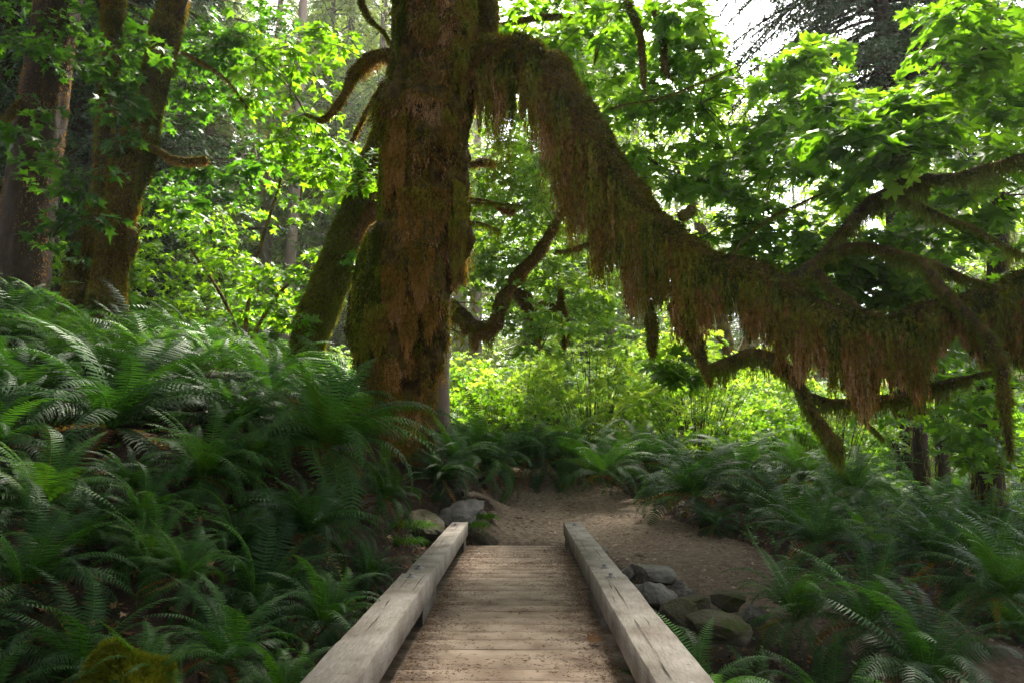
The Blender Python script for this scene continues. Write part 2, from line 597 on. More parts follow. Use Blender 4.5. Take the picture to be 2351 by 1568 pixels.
def path_sd(x, y):
    """signed distance to the path outline, positive inside"""
    P = np.stack([np.ravel(x), np.ravel(y)], -1)
    dmin = np.full(len(P), 1e9)
    ins = np.zeros(len(P), bool)
    for i in range(len(PATH)):
        a, b = PATH[i], PATH[(i + 1) % len(PATH)]
        ab = b - a
        t = np.clip(((P - a) @ ab) / (ab @ ab), 0, 1)
        dmin = np.minimum(dmin, np.linalg.norm(P - a - t[:, None] * ab, axis=1))
        c = ((a[1] > P[:, 1]) != (b[1] > P[:, 1])) & (P[:, 0] < (b[0] - a[0]) * (P[:, 1] - a[1]) / (b[1] - a[1] + 1e-12) + a[0])
        ins ^= c
    return np.where(ins, dmin, -dmin).reshape(np.shape(x))


def ground_noise(X, Y):
    P = np.stack([X.ravel(), Y.ravel(), np.zeros(X.size)], -1)
    far = np.clip(1.2 - np.hypot(X.ravel(), Y.ravel()) / 60, .2, 1)
    sd = path_sd(X, Y).ravel()
    k = np.clip(-sd / .5, 0, 1)
    return ((.09 * fbm(P, .9, 3, 5) + .05 * fbm(P, 5, 3, 9)) * k * far + .012 * fbm(P, 4, 3, 2)).reshape(X.shape)


def axis(lo, hi, a, b, fine, grow=1.09):
    c = list(np.arange(a, b, fine))
    s = fine
    while c[-1] < hi:
        s *= grow
        c.append(c[-1] + s)
    s = fine
    while c[0] > lo:
        s *= grow
        c.insert(0, c[0] - s)
    return np.array(c)


gx, gy = axis(-420, 420, -9, 9, .085), axis(-300, 500, 1.5, 20, .085)
X, Y = np.meshgrid(gx, gy)
Z = G(X, Y) + ground_noise(X, Y)
nx, ny = len(gx), len(gy)
ii = (np.arange(ny - 1)[:, None] * nx + np.arange(nx - 1)[None, :]).ravel()
mesh_np("ground", np.stack([X, Y, Z], -1).reshape(-1, 3), np.stack([ii, ii + 1, ii + nx + 1, ii + nx], -1), M_SOIL, None, True)["kind"] = "structure"

# path: a sheet melting into the ground at its edges
px_, py_ = np.arange(-3, 6.5, .035), np.arange(4.5, 20.5, .04)
X, Y = np.meshgrid(px_, py_)
P3 = np.stack([X.ravel(), Y.ravel(), X.ravel() * 0], -1)
sd = path_sd(X, Y) + .10 * fbm(P3, 2.2, 4, 31).reshape(X.shape)
Z = G(X, Y) + .012 * fbm(P3, 4, 3, 2).reshape(X.shape) + np.clip(sd * .25, -.06, .02) + .006 * fbm(P3, 16, 2, 8).reshape(X.shape)
# keep the sheet off the deck end
Z = np.where((np.abs(X) < .72) & (Y < 9.85), np.minimum(Z, -.03), Z)
nx, ny = len(px_), len(py_)
ii = (np.arange(ny - 1)[:, None] * nx + np.arange(nx - 1)[None, :]).ravel()
ok = (sd.ravel()[ii] > -.12)
ii = ii[ok]
Fq = np.stack([ii, ii + 1, ii + nx + 1, ii + nx], -1)
used, inv = np.unique(Fq, return_inverse=True)
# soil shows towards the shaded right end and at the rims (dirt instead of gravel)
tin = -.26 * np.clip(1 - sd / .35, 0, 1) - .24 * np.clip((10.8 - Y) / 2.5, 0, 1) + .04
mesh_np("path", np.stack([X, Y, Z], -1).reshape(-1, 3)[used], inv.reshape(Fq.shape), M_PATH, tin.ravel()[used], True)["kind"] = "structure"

# ------------------------------------------------------------------ footbridge
bridge = thing("footbridge", (0, 6, 0), "grey weathered timber footbridge with plank deck and low bolted kerb beams", "bridge")


def rough_box(x0, x1, y0, y1, z0, z1, ny=40, jit=.004, bev=.008, seed=0, tint=0, worn=0.0):
    """long beam along Y with bevelled worn edges"""
    prof = []
    for (cx, cz, sx, sz) in ((x0, z0, 1, 1), (x1, z0, -1, 1), (x1, z1, -1, -1), (x0, z1, 1, -1)):
        a, b = (cx + sx * bev, cz), (cx, cz + sz * bev)
        prof += [b, a] if (sx * sz > 0) else [a, b]
    prof = np.array(prof)
    ys = np.linspace(y0, y1, ny)
    V = np.array([[(p[0], y, p[1]) for p in prof] for y in ys]).reshape(-1, 3)
    V[:, [0, 2]] += (np.stack([noise(V, 2.2, seed), noise(V, 3.1, seed + 1)], -1) * jit + np.stack([noise(V, 18, seed + 2), noise(V, 19, seed + 3)], -1) * jit * .4)
    k = len(prof)
    F = [(i * k + j, i * k + (j + 1) % k, (i + 1) * k + (j + 1) % k, (i + 1) * k + j) for i in range(ny - 1) for j in range(k)]
    V = V.tolist()
    for e, y in ((0, y0), (ny - 1, y1)):
        c = len(V)
        V.append(((x0 + x1) / 2, y, (z0 + z1) / 2))
        F += [(e * k + j, e * k + (j + 1) % k, c, c) for j in range(k)]
    F = np.array(F)
    T = np.concatenate([F[:, :3], F[F[:, 2] != F[:, 3]][:, [0, 2, 3]]])
    return np.array(V), T, tint


def disc(c, r0, r1, h, seg=20):
    a = np.linspace(0, 2 * math.pi, seg, endpoint=False)
    rings = [(r0, 0), (r0, h * .75), (r1, h)]
    V = [(c[0] + r * math.cos(t), c[1] + r * math.sin(t), c[2] + z) for r, z in rings for t in a] + [(c[0], c[1], c[2] + h)]
    F = [(q * seg + j, q * seg + (j + 1) % seg, (q + 1) * seg + (j + 1) % seg, (q + 1) * seg + j) for q in range(2) for j in range(seg)]
    F += [(2 * seg + j, 2 * seg + (j + 1) % seg, 3 * seg, 3 * seg) for j in range(seg)]
    return np.array(V), quads_to_tris(np.array(F))


deck = MB()
y = 9.76
k = 0
while y > .3:
    wd = random.uniform(.205, .228)
    x0, x1 = -1.02 - random.uniform(0, .03), .92 + random.uniform(0, .03)
    nxs = 26
    xs = np.linspace(x0, x1, nxs)
    z1 = -random.uniform(0, .004)
    V, F = [], []
    for xx in xs:
        q = .0035 * noise(np.array([[xx * 3, y * 9, 1.0]]), 1, 3)[0]
        q2 = .0035 * noise(np.array([[xx * 3, y * 9, 5.0]]), 1, 4)[0]
        e = .004 * noise(np.array([[xx * 9, y, 3.0]]), 1, 6)[0]
        for (yy, zz) in ((y - wd + .006 + e * .5, z1 - .045), (y - wd + .004 + e * .5, z1 - .005 + q), (y - wd + .010, z1 + q), (y - wd / 2, z1 + (q + q2) / 2 + .001), (y - .007, z1 + q2), (y - .002 + e * .5, z1 - .004 + q2), (y - .004 + e * .5, z1 - .045)):
            V.append((xx, yy, zz))
    for i in range(nxs - 1):
        for j in range(6):
            F.append((i * 7 + j, (i + 1) * 7 + j, (i + 1) * 7 + j + 1, i * 7 + j + 1))
    deck.add(V, F, random.uniform(-.12, .12))
    y -= wd
    k += 1
deck.build("deck", M_DECK, bridge)
for (x0, x1) in ((-.85, -.62), (.52, .74), (-.12, .1)):
    b = MB()
    b.add(*rough_box(x0, x1, .3, 9.72, -.36, -.05, 20, seed=3))
    b.build("stringer", M_BEAM, bridge)
# kerb beams: far length and near length on each side, butting with a small step
BEAMS = {
    'l': [(-.941, -.720, 5.72, 9.66), (-.955, -.712, .5, 5.712)],
    'r': [(.590, .833, 5.72, 9.68), (.584, .838, .5, 5.712)]}
BOLT = {'l': [(9.20, 0), (5.96, 0), (5.55, 1), (.9, 1)], 'r': [(9.25, 0), (6.02, 0), (5.58, 1), (3.03, 1), (.9, 1)]}
for s in 'lr':
    for q, (x0, x1, y0, y1) in enumerate(BEAMS[s]):
        b = MB()
        b.add(*rough_box(x0, x1, y0, y1, .148 + (.004 if q else 0), .322 + (.004 if q else 0), 90, jit=.005, bev=.005, seed=11 + q + (5 if s == 'l' else 0),
                         tint=.06 if q == 0 else -.02))
        rc = np.random.default_rng(70 + q + ord(s))
        ztop = .3235 + (.004 if q else 0)
        for _ in range(10):
            cxk, cyk, lk = rc.uniform(x0 + .03, x1 - .03), rc.uniform(y0 + .1, y1 - .1), rc.uniform(.08, .7)
            m_ = 9
            yy = cyk + np.linspace(-.5, .5, m_) * lk
            xx = cxk + np.cumsum(rc.normal(0, .0016, m_))
            wk = .0022 * np.sin(np.linspace(0, math.pi, m_)) * rc.uniform(.5, 1.6) + .0002
            ok_ = (yy > y0 + .02) & (yy < y1 - .02)
            if ok_.sum() < 9:
                continue
            zz = ztop + .006 + 0 * yy
            Vc = np.concatenate([np.stack([xx - wk, yy, zz], -1), np.stack([xx + wk, yy, zz], -1)])
            b.add(Vc, [(i, i + m_, i + m_ + 1, i + 1) for i in range(m_ - 1)], 0, 1)
        for _ in range(12):
            cxk, cyk, lk = rc.uniform(x0 + .03, x1 - .06), rc.uniform(y0 + .1, y1 - .1), rc.uniform(.01, .07)
            Vc = np.array([(cxk, cyk, ztop + .006), (cxk + lk * .5, cyk - .003, ztop + .006), (cxk + lk, cyk + rc.normal(0, .004), ztop + .006), (cxk + lk * .5, cyk + .002, ztop + .006)])
            b.add(Vc, [(0, 1, 2, 3)], 0, 1)
        bm = b.build("kerb_beam", [M_BEAM, M_BARK_DK], bridge)
        for (yb, w) in BOLT[s]:
            if w != q:
                continue
            bolt = MB()
            c = ((x0 + x1) / 2 + (-.02 if s == 'l' else .0), yb, .322 + (.006 if q else .002))
            bolt.add(*disc(c, .042, .041, .006))
            bolt.add(*disc((c[0], c[1], c[2] + .006), .029, .027, .008))
            bolt.add(*disc((c[0], c[1], c[2] + .014), .019, .018, .018, 6))
            bo = bolt.build("bolt", M_METAL, bm)
            bo.data.transform(Matrix.Translation(-bridge.location))
    xa, xb = (BEAMS[s][0][0] + .02, BEAMS[s][0][1] - .012) if s == 'l' else (BEAMS[s][0][0] + .012, BEAMS[s][0][1] - .02)
    for (ya, yb) in ((9.10, 9.52), (5.36, 6.2), (2.3, 3.2), (.6, .9)):
        b = MB()
        b.add(*rough_box(xa, xb, ya, yb, .003, .146, 8, jit=.003, seed=21, tint=-.18))
        b.build("spacer_block", M_BEAM, bridge)

# needle litter on the deck: heavy along both kerbs
n = 60000
xs = RNG.uniform(-.72, .59, n)
ys = RNG.uniform(.8, 9.75, n)
edge = np.minimum(xs + .74, .61 - xs)
cl = noise(np.stack([xs * 2.5, ys * 5, xs * 0], -1), 1, 77)
keep = RNG.random(n) < np.clip(np.exp(-edge / .13) * 1.1 + np.clip(cl, 0, 1) * .35 + .03, 0, 1)
P = np.stack([xs, ys, np.full(n, .004) + RNG.uniform(0, .004, n) + .018 * np.exp(-edge / .06)], -1)[keep]
a = RNG.uniform(0, 6.28, len(P))
d = np.stack([np.cos(a), np.sin(a), RNG.normal(0, .15, len(P))], -1)
lb = MB()
lb.add(*strands(P, RNG.uniform(.008, .03, len(P)), .004, step=.01, d=d, wig=0, t0=RNG.uniform(0, 1, len(P)), t1=RNG.uniform(0, 1, len(P))))
lb.build("needle_litter", M_LITTER)
tag(bpy.data.objects["needle_litter"], "brown needle and twig crumbs gathered along both kerbs of the plank deck", "litter", kind="stuff")

# ------------------------------------------------------------------ leaf shapes
_half = [(.2, -.1), (.38, .02), (.58, .05), (.44, .2), (.34, .32), (.5, .42), (.62, .62), (.4, .6), (.2, .5), (.2, .72), (.26, .86), (.1, .84)]
_out0 = [(0, 0)] + _half + [(0, 1.05)] + [(-x, y) for x, y in reversed(_half)]
LEAF0 = (np.array([(0, .3)] + _out0), np.array([(0, i + 1, (i + 1) % len(_out0) + 1) for i in range(len(_out0))]))
_out1 = [(0, 0), (.5, .02), (.33, .28), (.58, .58), (.17, .5), (0, 1.05), (-.17, .5), (-.58, .58), (-.33, .28), (-.5, .02)]
LEAF1 = (np.array([(0, .3)] + _out1), np.array([(0, i + 1, (i + 1) % len(_out1) + 1) for i in range(len(_out1))]))
LEAF2 = (np.array([(0, 0), (.42, .45), (0, 1.0), (-.42, .45)]), np.array([(0, 1, 2), (0, 2, 3)]))
LODS = [LEAF0, LEAF1, LEAF2]


def leaves(P, D, N, size, lod, tint):
    """leaf blades at P pointing along D with face normal N"""
    shp, F = LODS[lod]
    D = nrm(D)
    N = nrm(N - D * (N * D).sum(1)[:, None])
    S = np.cross(D, N)
    m = len(P)
    size = np.broadcast_to(size, (m,))
    ca, cb_ = RNG.normal(.28, .18, (m, 1)), RNG.normal(.22, .16, (m, 1))
    fold = ca * np.abs(shp[None, :, 0]) - cb_ * shp[None, :, 1] ** 2
    V = P[:, None, :] + size[:, None, None] * (shp[None, :, 0, None] * S[:, None, :] + shp[None, :, 1, None] * D[:, None, :] + fold[:, :, None] * N[:, None, :])
    FF = (F[None] + (np.arange(m) * len(shp))[:, None, None]).reshape(-1, 3)
    return V.reshape(-1, 3), FF, np.repeat(tint, len(shp))


def ribbon(mb, pts, r, tint=0.0, m=0):
    """thin three-sided twig"""
    V, F, _ = tube(np.column_stack([pts, r]), 3, 1, cap=False)
    mb.add(V, F, tint, m)


def spray(LB, TB, c, rad, nt, lsize, lod, rng, base_t=.5, flat=.35, per=None, droop=.25, face=.45):
    """one leafy spray: nt twigs radiating from c, leaves in pairs along them"""
    c = np.array(c)
    bt = base_t + rng.normal(0, .10)
    for q in range(nt):
        az = rng.uniform(0, 2 * math.pi)
        L = rad * rng.uniform(.5, 1.1)
        d = np.array([math.cos(az), math.sin(az), rng.normal(0, flat)])
        s = np.linspace(0, 1, 5)
        o = c + rng.normal(0, rad * .16, 3) * (1, 1, .8)
        pts = o + d * (L * s)[:, None] + np.array([0, 0, -1]) * (droop * L * s ** 2)[:, None] + rng.normal(0, .012 * L, (5, 3)) * s[:, None]
        if TB is not None:
            ribbon(TB, pts, np.linspace(.006, .002, 5) * (1 + rad * .5), 0)
        k = per or max(3, int(L / (lsize * .55)))
        t = rng.uniform(.18, 1.02, k)
        t = np.repeat(t, 2)
        p = np.stack([np.interp(t, s, pts[:, i]) for i in range(3)], -1)
        sd = np.tile([1, -1], k) * rng.uniform(.5, 1.2, 2 * k)
        h = np.array([d[0], d[1], 0])
        side = np.array([-d[1], d[0], 0])
        D = h * rng.uniform(.3, 1, (2 * k, 1)) + side * sd[:, None] + np.array([0, 0, -.35]) + rng.normal(0, .25, (2 * k, 3))
        p = p + D * lsize * .35
        N = np.array([0, -face, 1.0]) + rng.normal(0, .38, (2 * k, 3))
        sz = lsize * rng.uniform(.45, 1.25, 2 * k)
        LB.add(*leaves(p, D, N, sz, lod, bt + rng.normal(0, .13, 2 * k)))


def moss_limb(root, rows, seg=14, drape=None, dens=1.0, mat=None, name="limb", seed=0, fuzz=1.0, per=6, moss_mat=None, t=(0.1, .8), w=.016, green=0.0, lump=.30):
    """rows: (u, v, Y, radius px). limb with moss coat; drape: (min m, max m) hanging length, or list of (u, v) tips outline"""
    rng = np.random.default_rng(seed + 100)
    pts = [(*at(u, v, Yd), px(r, Yd)) for (u, v, Yd, r) in rows]
    V, F, N = tube(pts, seg, per, disp=lump, dsc=4.5, seed=seed)
    o = mesh_np(name, V, quads_to_tris(F), mat or M_MOSSBARK, None, True, root)
    mb = MB()
    S = spline(np.array(pts), 14)
    seglen = np.linalg.norm(np.diff(S[:, :3], axis=0), axis=1)
    tot = seglen.sum()
    area = tot * 2 * math.pi * S[:, 3].mean()
    nf = int(area * 2600 * fuzz)
    if nf:
        Pp, Nn = sample_surface(V, F, nf, rng)
        C = S[:, :3][np.argmin(((Pp[:, None, :] - S[None, ::3, :3]) ** 2).sum(-1), axis=1) * 3]
        Nn = nrm(Pp - C)
        dd = Nn * .7 + np.array([0, 0, -.75]) + rng.normal(0, .3, (nf, 3))
        up = Nn[:, 2]
        tt = np.clip(.42 - up * .55 + rng.normal(0, .12, nf) - green, -.1, 1)
        rm = S[:, 3].mean()
        mb.add(*strands(Pp - Nn * .01, rng.uniform(.02, .05, nf) + .25 * rm, .018, step=.02, d=dd, sag=2.0, wig=.004, t0=tt, t1=tt + .1, rng=rng))
    if drape:
        ns = int(tot * 260 * dens)
        cum = np.concatenate([[0], np.cumsum(seglen)])
        sp = rng.uniform(0, tot, ns)
        Q = np.stack([np.interp(sp, cum, S[:, i]) for i in range(4)], -1)
        ang = rng.uniform(-1.5, 1.5, ns)
        # around the limb's lower half; offset across the limb (horizontal normal)
        T = nrm(np.stack([np.interp(sp, cum, np.gradient(S[:, i])) for i in range(3)], -1))
        H = nrm(np.cross(T, np.array([0, 0, 1.0])) + 1e-6)
        top = Q[:, :3] + H * (np.sin(ang) * Q[:, 3] * 1.02)[:, None]
        top[:, 2] -= np.cos(ang) * Q[:, 3] * .5
        cl = noise(np.stack([sp * 2.6, sp * 0 + seed, np.round(ang)], -1), 1, seed)
        cl2 = noise(np.stack([sp * 9, sp * 0 + seed, np.round(ang * 2)], -1), 1, seed + 3)
        if isinstance(drape[0], (tuple, list)):
            du, dl = np.array([a for a, b in drape], float), np.array([b for a, b in drape], float)
            # tips outline in metres below the limb, tabulated along the limb as fraction
            Lm = np.interp(sp / tot, du, dl)
        else:
            Lm = np.full(ns, drape[1])
        Ls = Lm * np.clip(.62 + .40 * cl + .22 * cl2 + rng.normal(0, .08, ns), .12, 1.08) * rng.choice([1, .7, .4], ns, p=[.5, .25, .25])
        tt = np.clip(t[0] + rng.normal(0, .15, ns), 0, 1)
        tn = .35 * noise(np.stack([sp * 1.7, sp * 0, ang], -1), 1, seed + 9)
        mb.add(*strands(top, Ls * (.35 + .8 * np.clip(.5 + .7 * noise(np.stack([sp * 5, sp * 0, sp * 0 + seed], -1), 1, 2), 0, 1)), w, step=.024, wig=.010, t0=tt, t1=np.clip(t[1] + tn, 0, 1.1), rng=rng))
    mb.build("hanging_moss" if drape else "moss_coat", moss_mat or M_MOSS, root)
    return o, S

# ------------------------------------------------------------------ the great mossy maple
YT = 11.0
maple = thing("bigleaf_maple", at(950, 985, YT), "huge moss-draped maple trunk beside the path with a long arching limb", "tree")
TR = [(-420, 1015, 75), (-260, 1008, 82), (-120, 1004, 92), (0, 1002, 97), (90, 1006, 100), (160, 1002, 99), (200, 1000, 100), (240, 986, 99), (300, 981, 101), (400, 975, 93), (500, 972, 103),
      (600, 944, 112), (700, 924, 106), (800, 914, 98), (870, 910, 92), (930, 920, 80), (1000, 926, 72), (1060, 925, 76), (1120, 925, 82)]
TR = TR[::-1]
tp = [(*at(u, v, YT), px(r, YT)) for v, u, r in TR]
BUMPS = [(965, 232, .20, 42, 34), (905, 250, .17, 26, 40), (1040, 120, .10, 40, 60), (1060, 560, .10, 26, 120), (850, 700, .05, 28, 120), (955, 340, .08, 45, 60),
         (985, 700, .10, 30, 90), (930, 640, .08, 34, 70), (900, 820, .10, 40, 50), (990, 500, .08, 40, 60), (1010, 30, .10, 50, 60), (925, 60, .10, 20, 120),
         (1006, 450, -.45, 15, 44), (988, 395, -.28, 11, 34), (1030, 300, -.10, 8, 50), (948, 300, -.14, 6, 60), (930, 880, -.22, 20, 26), (886, 620, -.14, 7, 160), (960, 780, -.16, 6, 120),
         (1020, 640, -.22, 8, 60), (1088, 240, -.20, 12, 120), (940, 100, -.12, 6, 120), (985, 110, -.15, 40, 9), (1035, 860, -.1, 20, 20)]
BW = [(at(u, v, YT - .6), a, px(su, YT), px(sv, YT)) for u, v, a, su, sv in BUMPS]


def trunk_dfun(V, D, rr):
    q = V * np.array([1, 1, .22])
    rid = 1 - np.abs(fbm(q, 4.2, 3, 40)) * 1.5
    d = .10 * rid + .10 * fbm(V, 1.9, 3, 50) + .05 * fbm(V * np.array([1, 1, .6]), 7, 3, 60) - .06
    front = np.clip(-D[:, 1] * 2 + .6, 0, 1)
    for c, a, su, sv in BW:
        d += a * (1.35 if a > 0 else 1.15) * front * np.exp(-((V[:, 0] - c.x) / su) ** 2 * .7 - ((V[:, 2] - c.z) / sv) ** 2 * .7)
    return d


V, F, N = tube(tp, 150, 18, cap=True, dfun=trunk_dfun)
mesh_np("trunk", V, quads_to_tris(F), M_MOSSBARK, None, True, maple)
TS = spline(np.array(tp), 18)
mb = MB()
rng = np.random.default_rng(5)
nf = 120000
Pp, Nn = sample_surface(V, F, nf, rng)
vis = (Nn[:, 1] < .45)
Pp, Nn = Pp[vis], Nn[vis]
nf = len(Pp)
mass = fbm(Pp * np.array([1, 1, .45]), 1.5, 3, 70)
side = (Pp[:, 0] - np.interp(Pp[:, 2], TS[:, 2], TS[:, 0])) / np.interp(Pp[:, 2], TS[:, 2], TS[:, 3])
pad = fbm(Pp * np.array([1, 1, .7]), 4.5, 2, 72)
tt = .28 + .50 * mass + .40 * pad - Nn[:, 2] * .9 - .75 * np.clip(-side - .30, 0, 1) - .3 * np.clip(side - .55, 0, 1) + rng.normal(0, .12, nf)
dd = Nn * .55 + np.array([0, 0, -1]) + rng.normal(0, .28, (nf, 3))
dens = np.clip(.55 + mass, .12, 1)
cav = np.zeros(nf)
for c_, a_, su_, sv_ in BW:
    if a_ < -.12:
        cav += a_ * np.exp(-((Pp[:, 0] - c_.x) / su_) ** 2 * .7 - ((Pp[:, 2] - c_.z) / sv_) ** 2 * .7)
k = (rng.random(nf) < dens) & (cav > -.13) & (pad > -.55)
L = rng.uniform(.04, .12, nf) * (1 + 1.6 * np.clip(fbm(Pp, 3, 2, 71), 0, 1))
mb.add(*strands((Pp - Nn * .01)[k], L[k], .022, step=.022, d=dd[k], sag=3.0, wig=.005, t0=tt[k], t1=tt[k] + .08, rng=rng))
# hanging curtains of moss down the bole: (u, v top, v bottom, half width, tint, strands)
for (u, v0, v1, hw, tn, ns) in [(908, 268, 560, 20, .75, 300), (935, 300, 540, 14, .85, 160), (886, 280, 700, 14, .15, 260), (862, 560, 900, 34, .1, 560), (836, 640, 880, 18, .15, 260),
                                (925, 640, 790, 24, .8, 260), (985, 600, 760, 24, .95, 300), (1000, 650, 830, 18, .7, 200), (955, 700, 860, 20, .9, 220), (890, 720, 860, 26, .55, 260),
                                (1072, 90, 330, 12, .45, 260), (1058, 60, 300, 10, .35, 160), (1066, 440, 660, 16, .35, 320), (1052, 520, 700, 12, .5, 160), (925, 0, 230, 20, .05, 360),
                                (1085, 0, 130, 20, .3, 200), (1002, 100, 200, 36, .7, 160), (975, 0, 90, 40, .8, 220), (1016, 470, 600, 30, .85, 220), (965, 470, 640, 30, .8, 200), (1040, 300, 430, 16, .6, 120)]:
    us = rng.uniform(u - hw, u + hw, ns)
    vs = v0 + (v1 - v0) * .35 * rng.random(ns) ** 1.5
    P = np.array([at(a, b, YT) for a, b in zip(us, vs)])
    cx, r = np.interp(P[:, 2], TS[:, 2], TS[:, 0]), np.interp(P[:, 2], TS[:, 2], TS[:, 3]) * 1.08
    sx = np.clip((P[:, 0] - cx) / r, -.97, .97)
    P[:, 0] = cx + sx * r
    P[:, 1] = YT - r * np.sqrt(1 - sx ** 2) - rng.uniform(.02, .13, ns)
    P[:, 1] *= 1
    Ln = px(v1 - vs, YT) * np.clip(1 - .55 * np.abs(us - u) / hw - .3 * rng.random(ns), .2, 1)
    mb.add(*strands(P, Ln, .026, step=.026, wig=.012, t0=tn * .5, t1=tn * .85 + .05, rng=rng, d=np.tile([(.02 if u < 950 else -.0), -.0, -1], (ns, 1)) + rng.normal(0, .02, (ns, 3))))
mb.build("moss_coat", M_MOSS, maple)

# pale curled dead fronds of licorice fern on the bole
for (u, v) in [(972, 112), (985, 130), (938, 180), (975, 310), (918, 250), (1002, 240), (966, 500), (1040, 70), (870, 620), (935, 240)]:
    cb = MB()
    c = np.array(at(u, v, YT - .98 * px(100, YT) - .10))
    a0 = rng.uniform(-1, 1)
    s = np.linspace(0, 1, 9)
    Lf = rng.uniform(.15, .42)
    pts = c + np.stack([Lf * (.5 * np.sin(a0 * 2 + s * 3.5) * s), -.05 * np.sin(s * 6), -Lf * s], -1)
    ribbon(cb, pts, np.linspace(.006, .003, 9), .95)
    cb.add(*strands(pts, .03, .012, step=.012, d=rng.normal(0, 1, (9, 3)), wig=0, t0=.9, t1=1, rng=rng))
    cb.build("dead_frond", M_LITTER, maple)


# limb depth profile: comes towards the bridge as it goes out
def yl(u):
    return float(np.interp(u, [1090, 1300, 1600, 1900, 2351], [10.9, 10.3, 9.2, 8.3, 7.4]))


# the long arching limb; coat first, then the heavy drape with tips following the outline seen in the photograph
LIMB = [(1075, 170, 50), (1120, 150, 62), (1175, 140, 60), (1235, 165, 62), (1290, 235, 64), (1340, 320, 62), (1395, 400, 56), (1455, 470, 50), (1515, 535, 44), (1575, 582, 40), (1640, 615, 38),
        (1710, 630, 36), (1780, 655, 36), (1840, 700, 30), (1920, 735, 32), (2020, 752, 32), (2110, 738, 40), (2190, 712, 38), (2270, 700, 44), (2350, 668, 52), (2430, 640, 56)]
lo, LS = moss_limb(maple, [(u, v, yl(u), r * .93) for u, v, r in LIMB], seg=26, name="limb", seed=3, fuzz=1.2, per=10, lump=.2)
TIPS = [(1100, 330), (1130, 330), (1160, 330), (1190, 285), (1215, 330), (1240, 400), (1270, 500), (1300, 590), (1340, 620), (1380, 680), (1410, 640), (1440, 745), (1470, 765), (1495, 725), (1520, 700), (1545, 770),
        (1580, 800), (1615, 790), (1640, 740), (1680, 730), (1710, 790), (1750, 830), (1790, 850), (1825, 890), (1850, 850), (1890, 880), (1930, 900), (1960, 985), (1990, 960), (2020, 880), (2060, 900), (2085, 950),
        (2110, 890), (2150, 820), (2200, 790), (2240, 860), (2290, 800), (2351, 870)]
rng = np.random.default_rng(21)
mb = MB()
NR = 980                                             # the moss hangs in locks of a dozen strands
ru = rng.uniform(1098, 2400, NR)
ns = NR * 10
rid = np.repeat(np.arange(NR), 10)
us = ru[rid] + rng.normal(0, 2.6, ns)
tu = np.array([a for a, b in TIPS], float)
tv = np.array([b for a, b in TIPS], float)
LU = np.array([a for a, b, c in LIMB], float)
LV = np.array([b for a, b, c in LIMB], float)
LR = np.array([c for a, b, c in LIMB], float)
off = rng.uniform(-1, 1, NR)[rid]
vc = np.interp(us, LU, LV)
rr = np.interp(us, LU, LR)
Yc = np.interp(us, [1090, 1300, 1600, 1900, 2351], [10.9, 10.3, 9.2, 8.3, 7.4])
rad_m = rr * Yc / F_PX
# the limb runs down to the right: offset strands also across its slope so the front face is covered
vtop = vc + rr * (rng.uniform(-.8, .75, NR)[rid] + rng.normal(0, .12, ns))
Yt = Yc - rad_m * (1.0 * np.sqrt(np.clip(1 - ((vtop - vc) / rr) ** 2, 0, 1))) * np.where(rng.random(NR) < .72, 1, -.6)[rid] * (rng.uniform(.75, 1.25, NR)[rid] + rng.normal(0, .06, ns))
top = np.array([at(a, b, c) for a, b, c in zip(us, vtop, Yt)])
tip = np.interp(us, tu, tv) + 26 * noise(np.stack([us / 14, us * 0, us * 0 + 4], -1), 1, 4)
clump = noise(np.stack([us / 11, us * 0, np.round(off * 2)], -1), 1, 5)
fullL = np.maximum(tip - vtop, 20) * Yt / F_PX
Ls = fullL * np.clip(rng.choice([1, .85, .62, .42, .25], NR, p=[.36, .24, .16, .12, .12])[rid] + .10 * clump, .15, 1.1) * rng.choice([1, .85, .6], ns, p=[.5, .3, .2])
tband = np.clip(.60 + .34 * noise(np.stack([us / 38, us * 0, us * 0], -1), 1, 6) + rng.normal(0, .30, NR)[rid], 0, 1.05)
t0 = np.clip(.0 + .3 * rng.random(ns) + .25 * (vtop - vc) / rr, 0, 1)
# nearer the bole the curtain is thin and olive; keep it open between u 1190 and 1235
thin = (us < 1255) & (rng.random(ns) < .45) & (Ls > .6)
Ls[thin] *= .5
fatl = rng.random(NR)[rid] < .4
mb.add(*strands(top[~fatl], Ls[~fatl], .024, step=.026, wig=.012, t0=t0[~fatl], t1=tband[~fatl], rng=rng))
mb.add(*strands(top[fatl], Ls[fatl], .044, step=.042, wig=.012, t0=t0[fatl], t1=tband[fatl], rng=rng))
# sparse long thin strands hanging near the bole
n2 = 150
u2 = rng.choice([1125, 1150, 1168, 1240, 1255, 1272, 1290], n2) + rng.normal(0, 5, n2)
v2 = np.interp(u2, LU, LV) + 60
t2 = np.array([at(a, b, 10.4) for a, b in zip(u2, v2)])
mb.add(*strands(t2, px(rng.uniform(120, 300, n2), 10.4), .015, step=.03, wig=.02, t0=.1, t1=.35, rng=rng))
mb.build("hanging_moss", M_MOSS, maple)

